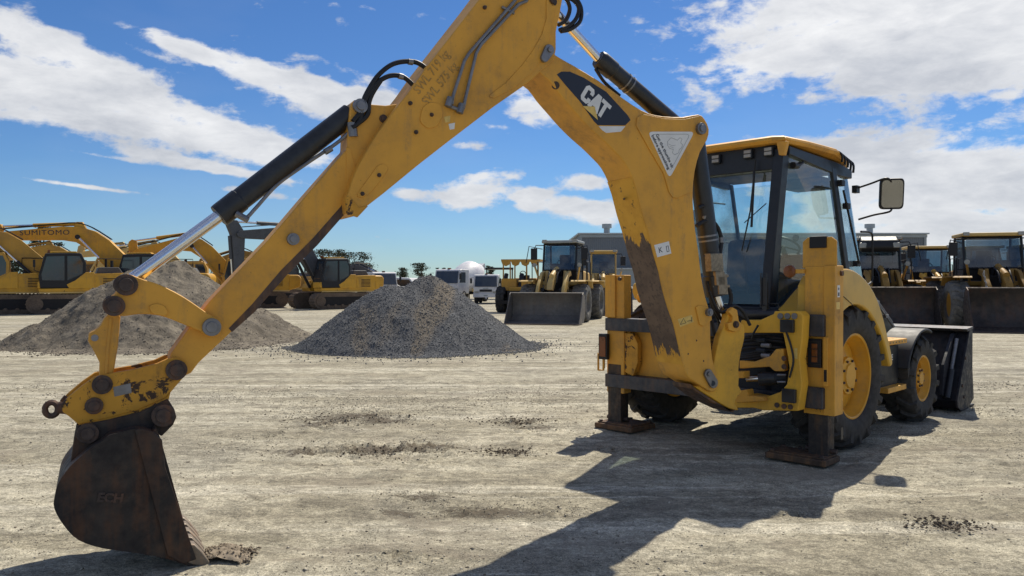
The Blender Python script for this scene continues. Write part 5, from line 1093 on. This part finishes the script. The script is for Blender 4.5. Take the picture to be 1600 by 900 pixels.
excavator('yellow excavator with dark grey boom, standing just right of the outstretched arm', 519, 45.5, -134, 'ex_yellow', 'ex_grey', 'ex_dkgrey', tilt=2, stick=-90, curl=0, sc=.98, sw=1.5)
excavator('excavator behind the grey boomed one, its low dark boom pointing right', 516, 66.0, -25, 'ex_brown', 'ex_grey', 'ex_dkgrey', tilt=-14, stick=-25, sc=.78)

excavator('dusty excavator in the back row, behind the gap between the two leftmost dark cabs', 165, 56.0, -160, 'ex_brown', 'ex_brown', 'ex_brown', tilt=-8, stick=-45, bx=1.1)
excavator('dull yellow excavator in the back row, behind the crossing point of the outstretched arm', 452, 60.0, -150, 'ex_dull', 'ex_dull', 'ex_dkgrey', tilt=-14, stick=-50)
excavator('pale yellow excavator far back, behind the sand coloured heap', 255, 62.0, -172, 'ex_pale', 'ex_pale', 'ex_brown', tilt=-3, stick=-62)
# --- wheeled machines
def bwheel(par, x, y, R, w, side, tyre='tyre_dark', rim='rim', name='wheel', lugs=0):
    h = w/2; rr = R*.52
    q = G().lathe([(rr,h*.8),(rr-.04,h*.5),(rr*.6,h*.25),(rr*.35,h*.3),(.001,h*.35)], (x, y, R), 'Y', 28, side).build(name, rim, par)
    k = G().lathe([(rr,h*.8),(rr+.05,h*1.0),((rr+R)/2,h*1.08),(R-.06,h*.98),(R-.01,h*.75),(R,0),(R-.01,-h*.75),(R-.06,-h*.98),(rr,-h*.9)], (x, y, R), 'Y', 40, side)
    if lugs:
        for sd in (1, -1):
            for i in range(lugs):
                t0 = 2*math.pi*(i+(.5 if sd < 0 else 0))/lugs; V = []
                for (yy, da, rr2) in ((0, 0, R), (h*.55, .12, R-.005), (h*1.0, .14, R-.06), (h*1.05, .14, R-.14)):
                    for (w_, hh) in ((-1, -.01), (-.8, .035), (.8, .035), (1, -.01)):
                        an = t0+da+w_*.085; V.append((x+math.cos(an)*(rr2+hh), y+sd*yy, R+math.sin(an)*(rr2+hh)))
                k.add(V, [(j*4+a, j*4+a+1, j*4+a+5, j*4+a+4) for j in range(3) for a in range(3)]+[(12,13,14,15)])
    k.build('tyre', tyre, q, smooth=30); return q
def wheel_loader(label, px, D, head, body='ex_yellow', cabc='ex_dkgrey', bladec='greyblade', roofc=None, tyre='tyre_dark', rim='rim', R=.72, armup=0, cabglass='blglass', bw=1.35, group='wheel loaders parked facing the yard', sc=1., name='wheel_loader', bucket=True, cabw=.72, bh_=1., tw=1.02, visor=False, rust=False, rails=True, artic=0):
    r = thing(name, label, 'wheel loader', (at(px, D), D, 0), R_(head), group); r.scale = (sc,)*3
    for x in (1.5, -1.5):
        for s_ in (1, -1): bwheel(r, x, s_*tw, R, .55, s_, tyre, rim, lugs=16)
    G().box(-2.3, -.35, -.5, .5, .65, 1.35).box(-.35, 2.0, -.42, .42, .6, 1.25).cyl((1.5,-.9,R), (1.5,.9,R), .2).cyl((-1.5,-.9,R), (-1.5,.9,R), .2).build('chassis', 'trackdark', r)
    G().prism([(-2.9,.85),(-2.6,.75),(-.6,1.3),(-.6,2.05),(-2.4,1.95),(-2.85,1.7)], fXZ, -.62, .62).build('engine_hood', body, r, bevel=.08, seg=3)
    G().prism([(-3.1,.75),(-2.6,.6),(-2.4,1.1),(-3.05,1.35)], fXZ, -1.1, 1.1).build('counterweight', body, r, bevel=.06)
    for x in (1.5, -1.5):
        for s_ in (1, -1):
            P = [(x-.95,R*2-.15),(x-.72,R*2+.12),(x+.62,R*2+.14),(x+.70,R*2+.10),(x+.72,R*2+.12),(x+.64,R*2+.17),(x-.74,R*2+.17),(x-.98,R*2-.12)]
            G().prism(P, fXZ, s_*(tw-.28), s_*(tw+.28)).build('mudguard', body, r)
    # platform and cab
    G().box(-.75, .85, -1.0, 1.0, 1.42, 1.56).build('platform', body, r, bevel=.02)
    ca = G().prism([(-.6,1.56),(.75,1.56),(.85,2.0),(.62,3.12),(-.5,3.12)], fXZ, -cabw, cabw)
    cb_ = G()
    cw = cabw
    def bar(a, b, w=.07):
        a = Vector(a); b = Vector(b); d = (b-a).normalized(); cb_.tube([a, b], w*.6, 6)
    fr_ = [(-.58,1.56),(-.5,3.05),(.62,3.05),(.84,2.0),(.74,1.56)]
    for s_ in (1, -1):
        for i in range(len(fr_)-1): bar((fr_[i][0], s_*cw, fr_[i][1]), (fr_[i+1][0], s_*cw, fr_[i+1][1]))
    for p in fr_: bar((p[0], -cw, p[1]), (p[0], cw, p[1]))
    cb_.prism([(-.58,1.56),(.76,1.56),(.83,1.95),(-.56,1.95)], fXZ, -cw, cw)
    cb_.box(-.56,-.46,-cw,cw,1.9,2.3)
    cab_ = cb_.build('cab', cabc, r, bevel=.0)
    pane('windscreen', [(.83,-cw+.05,1.98),(.83,cw-.05,1.98),(.63,cw-.08,3.0),(.63,-cw+.08,3.0)], 'glass_dark', cab_, .012)
    pane('rear_window', [(-.55,-cw+.05,2.0),(-.55,cw-.05,2.0),(-.50,cw-.05,3.0),(-.50,-cw+.05,3.0)], 'glass_dark', cab_, .012)
    for s_ in (1, -1): pane('side_window', [(-.5,s_*cw,1.98),(.80,s_*cw,1.98),(.60,s_*cw,3.0),(-.46,s_*cw,3.0)], 'glass_dark', cab_, .012)
    G().box(-.35, .1, -.25, .25, 1.8, 2.05).box(-.40, -.25, -.24, .24, 2.0, 2.65).build('driver_seat', 'ex_dkgrey', cab_, bevel=.04)
    G().tube([(.45+.0*math.cos(q), .18*math.cos(q), 2.25+.18*math.sin(q)) for q in np.linspace(0, 6.283, 14)], .02, 5, caps=False).cyl((.5,0,2.2), (.65,0,1.9), .04).build('steering_wheel', 'ex_dkgrey', cab_)
    G().box(-.66, .80, -cw-.08, cw+.08, 3.08, 3.2).build('cab_roof', roofc or body, cab_, bevel=.04)
    for s_ in (1, -1): G().box(.74, .86, s_*(cw-.05)-.09, s_*(cw-.05)+.09, 3.10, 3.22).build('work_light', 'lens', cab_, bevel=.01)
    for s_ in (1, -1):
        m_ = G().tube([(.75, s_*cw, 3.0), (.9, s_*(cw+.28), 3.0), (.9, s_*(cw+.35), 2.85)], .02, 5).build('mirror_arm', 'ex_dkgrey', r)
        G().box(.86, .94, s_*(cw+.36)-.13, s_*(cw+.36)+.13, 2.42, 2.88).build('mirror', 'ex_dkgrey', m_, bevel=.02)
    if rails:
        for s_ in (1, -1):
            G().tube([(-.5, s_*1.0, 1.56), (-.5, s_*1.0, 2.35), (.4, s_*1.0, 2.35), (.4, s_*1.0, 1.56)], .02, 5).build('hand_rail', 'ex_dkgrey', r)
            G().tube([(.82, s_*1.12, .7), (.82, s_*1.12, 2.3)], .02, 5).build('hand_rail', 'ex_dkgrey', r)
            G().tube([(.75, s_*(cabw+.05), 2.85), (1.15, s_*(cabw+.5), 2.95), (1.15, s_*(cabw+.62), 2.3)], .018, 5).build('hand_rail', 'ex_dkgrey', r)
    # front tower, lift arms, cylinders, headlights
    G().prism([(.9,1.0),(1.2,1.92),(1.45,1.98),(1.75,1.2),(1.7,.7),(1.0,.7)], fXZ, -.42, -.3).build('loader_tower', body, r, bevel=.02)
    G().prism([(.9,1.0),(1.2,1.92),(1.45,1.98),(1.75,1.2),(1.7,.7),(1.0,.7)], fXZ, .3, .42).build('loader_tower', body, r, bevel=.02)
    for s_ in (1, -1):
        G().prism([(1.15,1.80),(1.28,1.98),(1.75,1.90),(2.42,1.35),(2.74,.72),(2.70,.42),(2.55,.45),(2.2,1.0),(1.6,1.72)], fXZ, s_*.44, s_*.56).build('lift_arm', body, r, bevel=.02)
        G().cyl((1.15, s_*.36, 1.0), (2.2, s_*.36, 1.25), .08, seg=10).build('lift_cylinder', 'ex_dkgrey', r)
        hl = G().tube([(1.0, s_*.75, 1.55), (1.25, s_*.9, 2.15)], .04, 6).build('headlight_stalk', body, r); G().rings([((1.2, s_*.9, 2.2), .07), ((1.32, s_*.9, 2.2), .085)], 14).build('headlight', 'lens', hl)
    G().prism([(1.7,1.7),(1.9,1.9),(2.5,1.5),(2.6,1.25),(2.3,1.2)], fXZ, -.10, .10).cyl((1.3,0,2.05), (2.2,0,1.75), .10, seg=12).build('tilt_lever', body, r)
    for q_ in (-.16, -.05, .08, .18): G().tube([(1.0,q_,1.7), (1.4,q_*1.3,2.02), (1.9,q_,1.86), (2.2,q_,1.5)], .028, 6, smooth=3).build('hose', 'hose', r)
    G().box(1.0,1.5,-.34,.34,1.1,1.75).build('valve_housing', 'trackdark', r, bevel=.05)
    if visor:
        G().prism([(.4,2.88),(1.05,2.62),(1.18,2.80),(1.12,3.05),(.8,3.22),(.3,3.24)], fXZ, -.66, .66).build('cab_visor', 'ex_dkgrey', r, bevel=.08, seg=3)
        for s_ in (1,-1): G().box(1.02,1.17,s_*.56-.12,s_*.56+.12,2.78,2.98).build('work_light', 'lens', r, bevel=.03)
    if bucket:
        P = [(2.75,.35),(2.70,.75),(2.80,1.20),(3.0,1.38),(3.05,1.34),(2.88,1.15),(2.80,.75),(2.85,.38),(3.05,.14),(3.9,.03),(3.9,0),(3.0,.06)]; P = [(x_, z_*bh_) for x_, z_ in P]
        # the open bucket tipped forward so that its back and floor face the yard
        b_ = G().prism(P, fXZ, -bw, bw)
        q_ = b_.build('bucket', bladec, r, bevel=.015)
        for s_ in (1, -1): G().prism([(x_, z_*bh_) for x_, z_ in [(2.75,.35),(2.70,.75),(2.80,1.20),(3.0,1.38),(3.2,1.28),(3.45,.75),(3.85,.10),(3.9,0),(3.0,.06)]], fXZ, s_*bw, s_*(bw+.03)).build('side_plate', bladec, q_)
        G().box(3.85, 3.98, -bw-.03, bw+.03, .0, .035).build('cutting_edge', 'track', q_)
    return r
wheel_loader('wheel loader with a wide plain grey bucket, in front of the shed', 881, 31.6, -106, 'ex_pale', 'ex_dkgrey', 'greyblade', roofc='shedtrim', tyre='tyre_dusty', rim='greyblade', bw=1.36, cabw=.66, sc=1.0, bh_=.84)
wheel_loader('old dusty wheel loader with a yellow framed cab, just left of the backhoe boom', 943, 39, -97, 'ex_pale', 'ex_pale', 'greyblade', tyre='tyre_dusty', rim='ex_pale', cabw=.62, sc=.97, rails=False)
wl = wheel_loader('big wheel loader with large tyres and dark wide bucket at the right edge', 1541, 26.8, -107, 'ex_dull', 'ex_dkgrey', 'darkblade', roofc='ex_pale', rim='ex_brown', tyre='tyre_dusty', R=.78, bw=1.30, cabw=.86, tw=1.24, sc=1.0)
text_mesh('arm_lettering', 'DOOSAN', .26, 'white', wl, (2.20,-.565,1.42), Vector((.6,0,-.8)), Vector((.8,0,.6)), bold=.006)
wheel_loader('wheel loader with a dark bucket, directly behind the front of the backhoe', 1366, 29.5, -106, 'ex_dull', 'ex_dkgrey', 'darkblade', roofc='ex_brown', tyre='tyre_dusty', bw=1.42, cabw=.74, sc=1.0, visor=True)
wheel_loader('dark cabbed wheel loader in the second row, between the two dark buckets', 1446, 35, -104, 'ex_yellow', 'ex_dkgrey', 'darkblade', roofc='ex_pale', tyre='tyre_dusty', cabw=.80, sc=.98)
wheel_loader('yellow wheel loader turned side on behind the dark cabbed ones', 1528, 36.5, -14, 'ex_yellow', 'ex_dkgrey', 'darkblade', bw=1.3, sc=1.0, bucket=False)
wheel_loader('wheel loader cut off by the right edge, behind the big loader', 1612, 34, -102, 'ex_dull', 'ex_dkgrey', 'darkblade', roofc='ex_brown', sc=.98)

# --- open machine with a canopy
cm = thing('canopy_loader', 'old open yellow machine with a scalloped canopy on thin posts', 'wheel dozer', (at(818, 40.5), 40.5, 0), R_(-100))
for x in (1.3, -1.3):
    for s_ in (1, -1): bwheel(cm, x, s_*.92, .66, .42, s_, 'tyre_dark', 'ex_brown', lugs=14)
G().box(-2.2, 1.9, -.5, .5, .5, 1.1).cyl((1.3,-.8,.66),(1.3,.8,.66),.15).box(1.85, 2.0, -1.1, 1.1, .45, .62).build('chassis', 'trackdark', cm)
G().box(-2.2, -.6, -.6, .6, 1.1, 1.75).box(.0, 1.5, -.9, -.12, 1.1, 1.72).box(.0, 1.5, .12, .9, 1.1, 1.60).box(.3, 1.6, -.5, .5, .9, 1.3).build('body', 'ex_brown', cm, bevel=.05)
for (x, y) in ((-1.1,-.9),(-1.1,.9),(.9,-.9),(.9,.9),(.9,-.3),(.9,.3),(-1.1,0)): G().tube([(x,y,1.1),(x,y,2.6)], .035, 6).build('canopy_post', 'ex_brown', cm)
cn = G().box(-1.2, 1.0, -1.0, 1.0, 2.62, 2.70)
for i in range(4):
    y0 = -1+i*.5; sc4 = [(y0,2.62),(y0+.08,2.42),(y0+.25,2.34),(y0+.42,2.42),(y0+.5,2.62)]
    cn.prism([(p[0], p[1]) for p in sc4], lambda a, b, c: (c, a, b), .98, 1.0)
cn.build('canopy', 'ex_brown', cm)
for s_ in (-.75, .05): G().tube([(1.55,s_,.9),(1.35,s_,1.4),(1.1,s_+.05,1.95)], .11, 8).build('hydraulic_ram', 'hose', cm)
G().box(-.5, -.1, -.25, .25, 1.5, 1.9).tube([(.2+.0*q, .16*math.cos(q), 1.95+.16*math.sin(q)) for q in np.linspace(0, 6.28, 12)], .02, 5).build('seat', 'ex_dkgrey', cm)

# --- trucks
def truck(label, px, D, head, kind='flat', sc=1., name='truck', cat='truck'):
    r = thing(name, label, cat, (at(px, D), D, 0), R_(head), 'white trucks beyond the gravel heap'); r.scale = (sc,)*3
    w = 1.0
    cab = G().prism([(-1.65,.62),(-.05,.62),(.02,1.15),(-.02,1.35),(-.28,2.30),(-.45,2.38),(-1.65,2.36)], fXZ, -w, w).build('cab', 'truckwhite', r, bevel=.06, seg=3)
    pane('windscreen', [(.012,-w+.10,1.38),(.012,w-.10,1.38),(-.245,w-.14,2.22),(-.245,-w+.14,2.22)], 'bglass', cab, .02)
    for s_ in (1, -1):
        G().prism([(-.12,1.42),(-1.05,1.42),(-1.05,2.15),(-.36,2.15)], fXZ, s_*(w+.002), s_*(w+.012)).build('side_window', 'bglass', cab, smooth=0)
        m_ = G().tube([(-.05,s_*w,2.1),(.1,s_*(w+.18),2.1),(.1,s_*(w+.18),1.7)], .02, 5).build('mirror_arm', 'ex_dkgrey', r); G().box(.06,.13,s_*(w+.18)-.08,s_*(w+.18)+.08,1.65,2.05).build('mirror', 'ex_dkgrey', m_, bevel=.015)
        G().box(-.0,.07,s_*.74-.17,s_*.74+.17,.86,1.02).build('headlight', 'lens', r, bevel=.02)
        for x in ((-.85,-3.4,-4.6) if kind == 'mixer' else (-.85,-3.4)): bwheel(r, x, s_*.86, .45, .28, s_, 'tyre_dark', 'truckwhite')
    G().box(.02,.045,-.5,.5,.98,1.16).build('grille', 'ex_dkgrey', r); G().box(-.1,.10,-1.02,1.02,.52,.84).build('bumper', 'truckwhite', r, bevel=.04)
    G().box(.045,.055,-.22,.22,1.20,1.26).box(.03,.105,-.16,.16,.62,.72).build('front_plate', 'shedtrim', r)
    G().box(-5.3 if kind == 'mixer' else -4.2,-.3,-.4,.4,.55,.78).build('chassis', 'trackdark', r)
    G().box(-.6,-.4,-.1,.1,2.38,2.46).build('beacon', 'amber', r)
    if kind == 'mixer':
        a0 = Vector((-1.95,0,1.35)); a1 = Vector((-5.3,0,2.35)); d = a1-a0
        G().rings([(a0, .55), (a0+d*.06, .72), (a0+d*.38, 1.12), (a0+d*.62, 1.12), (a0+d*.92, .62), (a1, .52)], 28).build('drum', 'drum', r, smooth=30)
        G().box(-5.5,-4.9,-.35,.35,.75,1.9).box(-2.0,-1.8,-.5,.5,.7,1.3).build('drum_frame', 'ex_dkgrey', r)
        G().prism([(-5.0,2.6),(-5.7,2.9),(-5.8,2.5),(-5.3,2.1)], fXZ, -.35, .35).build('hopper', 'truckwhite', r)
        G().box(-4.9,-2.2,.98,1.02,.75,1.0).box(-4.9,-2.2,-1.02,-.98,.75,1.0).build('mudguard', 'ex_pale', r)
    elif kind == 'tipper':
        G().box(-4.4,-1.8,-1.05,1.05,.85,1.0).box(-4.4,-1.8,-1.05,-.98,1.0,1.55).box(-4.4,-1.8,.98,1.05,1.0,1.55).box(-1.86,-1.8,-1,1,1.0,1.7).build('tray', 'ex_dkgrey', r)
    return r
truck('white cabover truck in front of the flat carport roof, facing the yard', 759, 55, -95, 'tipper', sc=.88)
truck('concrete mixer truck with a white tilted drum, peeping over the gravel heap', 697, 58, -113, 'mixer', sc=1.06, name='concrete_mixer_truck', cat='mixer truck')
truck('white truck with a pale windscreen, beside the grey boomed excavator', 603, 60, -58, 'tipper', sc=.98)
vn = thing('white_van', 'low white van roof between the white truck and the small trees', 'van', (at(633, 68), 68, 0), R_(-20), 'white trucks beyond the gravel heap')
G().prism([(-2.2,.35),(2.2,.35),(2.25,.95),(1.5,1.15),(.9,1.9),(-2.1,2.0),(-2.25,1.6)], fXZ, -.9, .9).build('body', 'truckwhite', vn, bevel=.1, seg=3)
for s_ in (1,-1): G().prism([(1.35,1.2),(.85,1.75),(-1.9,1.8),(-1.9,1.2)], fXZ, s_*.902, s_*.915).build('side_window', 'bglass', vn, smooth=0)
for x in (1.4,-1.4):
    for s_ in (1,-1): bwheel(vn, x, s_*.8, .33, .2, s_, 'tyre_dark', 'truckwhite')
cp = thing('carport', 'flat dark roof on thin posts behind the white cabover truck', 'carport', (at(765, 72), 72, 0))
G().box(-1.9, 2.2, -2, 2, 2.72, 2.86).build('roof', 'ex_dkgrey', cp)
for x in (-1.8, -.2, 2.1): G().box(x-.06, x+.06, -1.9, -1.78, 0, 2.72).build('post', 'ex_dkgrey', cp)

# --- trees
t = NT('dark_leaves'); t.set(t.mix(t.noise(.8, 3, .5), (.022,.030,.014), (.055,.065,.030)), .7, 0, .3); M['leaf'] = t.m
M['bark'] = plain('bark', (.12,.09,.07), .9, 0, .2, .4)
def tree(label, px, D, ytop, wpx, kind=0, group='trees beyond the yard', name='tree', seed=0):
    rg = np.random.default_rng(seed+5); H = CH+(YH-ytop)/F_PX*D; Wd = wpx/F_PX*D
    r = thing(name, label, 'tree', (at(px, D), D, 0), 0, group)
    k = G(); trunk_h = H*(.45 if kind else .30); k.rings([((0,0,-.1), .10+.022*H), ((.05*Wd*.3,0,trunk_h*.6), .08+.015*H), ((0,0,trunk_h*1.2), .05+.01*H)], 8)
    cl = []
    nC_ = 26 if kind else 44
    for i in range(nC_):
        a = rg.random()*6.283; q = rg.random()**.6; z = trunk_h+(H-trunk_h)*(.12+.88*rg.random()); lim = Wd/2*math.sqrt(max(.12, 1-((z-trunk_h)/(H-trunk_h)*1.05-.35)**2*1.1)) if not kind else Wd/2*(.55+.45*rg.random())
        x, y = math.cos(a)*q*lim, math.sin(a)*q*lim; cl.append((x, y, min(z, H-.2)))
        if i % 3 == 0: k.tube([(0,0,trunk_h*(.6+.3*rg.random())), (x*.5,y*.5,(trunk_h+z)/2*.95), (x,y,z)], .035+.006*H, 5)
    k.build('trunk', 'bark', r)
    cl = np.array(cl); per = 70; n_ = len(cl)*per; rad = Wd*(.11 if kind else .12)
    c = np.repeat(cl, per, 0)+rg.normal(size=(n_, 3))*np.array([rad, rad, rad*.42])*.75; c[:, 2] = np.minimum(c[:, 2], H)
    s_ = (.05+.09*rg.random(n_))*(H/5)**.5*1.25; d1 = rg.normal(size=(n_, 3)); d1 /= np.linalg.norm(d1, axis=1)[:, None]; d2 = np.cross(d1, rg.normal(size=(n_, 3))); d2 /= np.linalg.norm(d2, axis=1)[:, None]
    V = np.stack([c-d1*s_[:, None], c+d2*s_[:, None]*.5, c+d1*s_[:, None], c-d2*s_[:, None]*.5], 1).reshape(-1, 3)
    tri_cloud('crown', V, np.arange(n_*4).reshape(-1, 4), M['leaf'], r)
    return r
tree('broad dark tree behind the grey boomed excavator, left half', 515, 118, 390, 62, 0, seed=1)
tree('dark spreading tree behind the grey boomed excavator, right half', 552, 122, 395, 58, 0, seed=2)
tree('dark tree showing above the lettered boom at the left', 64, 118, 351, 30, 0, seed=3)
tree('dark round tree seen under the lettered boom, between the cabs', 88, 118, 379, 38, 0, seed=4)
tree('low tree top showing between the excavator booms left of the outstretched arm', 352, 120, 404, 44, 0, seed=5)
tree('small forked tree nearest the white van, left of the three', 628, 150, 418, 26, 1, seed=6)
tree('small umbrella shaped tree in the middle of the three beside the mixer', 657, 150, 411, 32, 1, seed=7)
tree('smallest tree, its crown just above the mixer cab', 690, 160, 418, 16, 1, seed=8)
tree('tree standing right behind the flat carport roof', 766, 140, 414, 16, 1, seed=9)
tree('tree behind the excavators at the far left edge', 20, 115, 392, 50, 0, seed=10)
# far low scrub along the horizon: one mass
n_ = 26000; X_ = (rng.random(n_)-.5)*520; Y_ = 215+rng.random(n_)*25; hh = 1.6+4.2*np.clip(.25+fbm(X_*.06, X_*0+3, 4, .65), 0, 1.2); Z_ = rng.random(n_)**.8*hh
c = np.stack([X_, Y_, Z_], -1); s_ = .35+.35*rng.random(n_); d1 = rng.normal(size=(n_, 3)); d1 /= np.linalg.norm(d1, axis=1)[:, None]; d2 = np.cross(d1, rng.normal(size=(n_, 3))); d2 /= np.linalg.norm(d2, axis=1)[:, None]
V = np.stack([c-d1*s_[:, None], c+d2*s_[:, None]*.7, c+d1*s_[:, None], c-d2*s_[:, None]*.7], 1).reshape(-1, 3)
sb = tri_cloud('scrub', V, np.arange(n_*4).reshape(-1, 4), M['leaf']); tag(sb, 'low dark scrub along the horizon behind all the machines', 'scrub', kind='stuff')

# --- heaps
def heap(name, label, cx, cy, W_, D_, hfun, mat, stone_mat, nst, smin, smax, cat='heap', res=.05, group=None):
    xs = np.arange(-W_, W_, res); ys = np.arange(-D_, D_, res); X, Y = np.meshgrid(xs, ys); Z = hfun(X, Y)
    o = grid_mesh(name, X, Y, np.maximum(Z, -.12), mat); o.location = (cx, cy, 0); tag(o, label, cat, group)
    px_ = (rng.random(nst*3)-.5)*2*W_; py_ = (rng.random(nst*3)-.5)*2*D_; pz = hfun(px_, py_); k = (pz > -.05)
    px_, py_, pz = px_[k][:nst], py_[k][:nst], pz[k][:nst]; S = smin+(smax-smin)*rng.random(len(px_))**3
    qx = (rng.random(nst)-.5)*2.3*W_; qy = (rng.random(nst)-.5)*2.3*D_; qz = hfun(qx, qy); kk = (qz < .0) & (rng.random(nst) < .5*np.exp(qz*14.0))
    px_ = np.concatenate([px_, qx[kk]]); py_ = np.concatenate([py_, qy[kk]]); pz = np.concatenate([pz, np.zeros(kk.sum())]); S = np.concatenate([S, smin+(smax-smin)*1.3*rng.random(kk.sum())**2])
    s2 = stones('loose_stones', np.stack([px_, py_, np.maximum(pz, 0)+S*.25], -1), S, stone_mat, o, .8); s2['kind'] = 'stuff'
    return o
t = NT('crushed_gravel'); n1 = t.noise(1.1, 5, .6); n2 = t.noise(55, 4, .7); n3 = t.noise(.55, 4, .55, t.vec((1.6, .5, .35), loc=(1.9, 0, 0)))
v_ = t.voro(48, None, 'F1', 'Color'); vs = t.n.new('ShaderNodeSeparateColor'); t.l.new(v_, vs.inputs[0])
col = t.mix(vs.outputs[0], (.075,.079,.086), (.165,.17,.178)); col = t.mix(t.ramp(n2, .5, .7), col, (.045,.046,.050))
col = t.mix(t.math('MULTIPLY', t.ramp(n3, .56, .68), .6), col, (.24,.19,.125)); col = t.mix(t.math('MULTIPLY', t.ramp(n1, .55, .70), .35), col, (.20,.185,.16))
t.set(col, .9, 0, .2); t.bump(t.math('ADD', n2, vs.outputs[0]), .9, .03); M['gravel'] = t.m
t = NT('gravel_stone'); w_ = t.noise(21, 2, .5); t.set(t.mix(t.ramp(w_, .35, .65), (.060,.066,.075), (.19,.197,.205)), .85, 0, .3); M['gravelstone'] = t.m
t = NT('sandy_spoil'); n1 = t.noise(1.6, 7, .65); n2 = t.noise(34, 5, .7); n3 = t.noise(5, 5, .6)
col = t.mix(t.ramp(n1, .38, .62), (.125,.108,.085), (.225,.195,.150)); col = t.mix(t.math('MULTIPLY', t.ramp(n3, .52, .66), .7), col, (.095,.085,.075)); col = t.mix(t.math('MULTIPLY', t.ramp(n2, .56, .7), .5), col, (.12,.105,.085))
t.set(col, .93, 0, .15); t.bump(t.math('ADD', t.math('MULTIPLY', n2, .6), n3), .9, .05); M['spoil'] = t.m
t = NT('spoil_clod'); t.set(t.mix(t.noise(8, 2, .5), (.12,.105,.085), (.27,.235,.19)), .95, 0, .1); M['spoilclod'] = t.m
def cone(X, Y, x0, y0, h, sl, rnd=.25): return h+rnd*sl-sl*np.sqrt((X-x0)**2+(Y-y0)**2+rnd**2)
def smax(a, b, k=.12): m = np.maximum(a, b); return m+k*np.exp(-np.abs(a-b)/k)*.5
def h_main(X, Y):
    X = X*1.09
    z = smax(cone(X, Y, .30, .55, 1.66, .70), cone(X, Y, -.75, -.10, 1.42, .70, .4)); z = smax(z, cone(X, Y, .1, .35, 1.60, .74)); z = smax(z, cone(X, Y, .0, -.35, 1.18, .66))
    notch = np.exp(-(((X-.20)/.16)**2+((Y+.25)/.5)**2))*.10
    z = z-notch+.075*fbm(X*1.5, Y*1.5, 4, .55)+.03*fbm(X*7+9, Y*7, 3, .6)
    r_ = np.hypot(X/1.15, Y); a_ = np.arctan2(Y, X); skirt = .05-.16*(r_-2.30-.35*fbm(a_*2+20, a_*0+2, 3)); return np.maximum(z, np.minimum(skirt, .06)+.02*fbm(X*6, Y*6, 3))
heap('gravel_heap', 'heap of dark blue grey crushed gravel with a brown streak down its middle', -2.25, 18.55, 4.2, 3.6, h_main, M['gravel'], M['gravelstone'], 34000, .006, .019)
def h_left(X, Y):
    X = X*1.28-.1
    z = smax(cone(X, Y, .55, .7, 2.0, .64, .3), cone(X, Y, -.45, .0, 1.86, .66, .4), .15); z = smax(z, cone(X, Y, -1.2, -.4, 1.15, .52, .4), .2); z = smax(z, cone(X, Y, 2.2, 1.2, .95, .45, .5), .2); z = smax(z, cone(X, Y, .7, -.9, 1.0, .55, .5), .2)
    z = z+.20*fbm(X*.9+4, Y*.9, 5, .58)+.05*fbm(X*6, Y*6+4, 3, .6); r_ = np.hypot((X-.2)/1.35, Y); a_ = np.arctan2(Y, X); skirt = .06-.10*(r_-2.9-.5*fbm(a_*2, a_*0+8, 3))
    return np.maximum(z, np.minimum(skirt, .07)+.03*fbm(X*5, Y*5, 3))
heap('spoil_heap', 'large tan heap of sandy spoil behind the bucket arm at the left', -9.55, 20.3, 5.8, 4.2, h_left, M['spoil'], M['spoilclod'], 9000, .006, .024)
M['soil_pale'] = plain('turned_soil', (.24,.20,.15), .95, 0, .1, .4, 40, .4)
# soil pushed up by the bucket teeth
def h_small(X, Y): return cone(X, Y, 0, 0, .045, .42, .03)+.04*fbm(X*14, Y*14, 4, .6)
heap('soil_crumbs', 'little mound of broken soil at the tips of the bucket teeth', -1.60, 4.34, .15, .12, h_small, M['soil_pale'], M['soil_pale'], 260, .003, .014, 'soil', .012)
# clod piles out on the dirt
def clod_pile(i, px, py, w, h):
    D = F_PX*CH/(py-YH); n_ = 420; g1 = rng.normal(size=(n_, 2))*np.array([w/F_PX*D/1.9, h/F_PX*D*4.2]); S = .006+.030*rng.random(n_)**3
    S = .0025+.013*rng.random(n_)**4; P = np.stack([g1[:, 0], g1[:, 1], np.zeros(n_)], -1); P[:, 2] = ground_h(P[:, 0]+at(px, D), P[:, 1]+D)+S*.25+.02*np.exp(-(g1[:, 0]**2*9))*rng.random(n_)
    return P, S, D
for (px, py, w, h, lab) in ((812,659,62,5,'dark scrape of loose clods just left of the far stabiliser pad'),(545,655,120,6,'wide dark scrape of clods in the middle distance below the gravel heap'),(590,704,130,6,'dark loose clods left of centre, between the bucket and the shadow'),(790,706,46,4,'small patch of dark clods just above the tip of the boom\'s shadow'),(1480,820,60,5,'little patch of dark clods at the lower right')):
    P, S, D = clod_pile(0, px, py, w, h); o = stones('soil_clods', P, S, M['darkclod'] if 'darkclod' in M else M.setdefault('darkclod', plain('dark_soil', (.115,.094,.072), .95, 0, .1, .4))); o.location = (at(px, D), D, 0); tag(o, lab, 'soil clods', 'loose clods on the dirt', 'stuff')
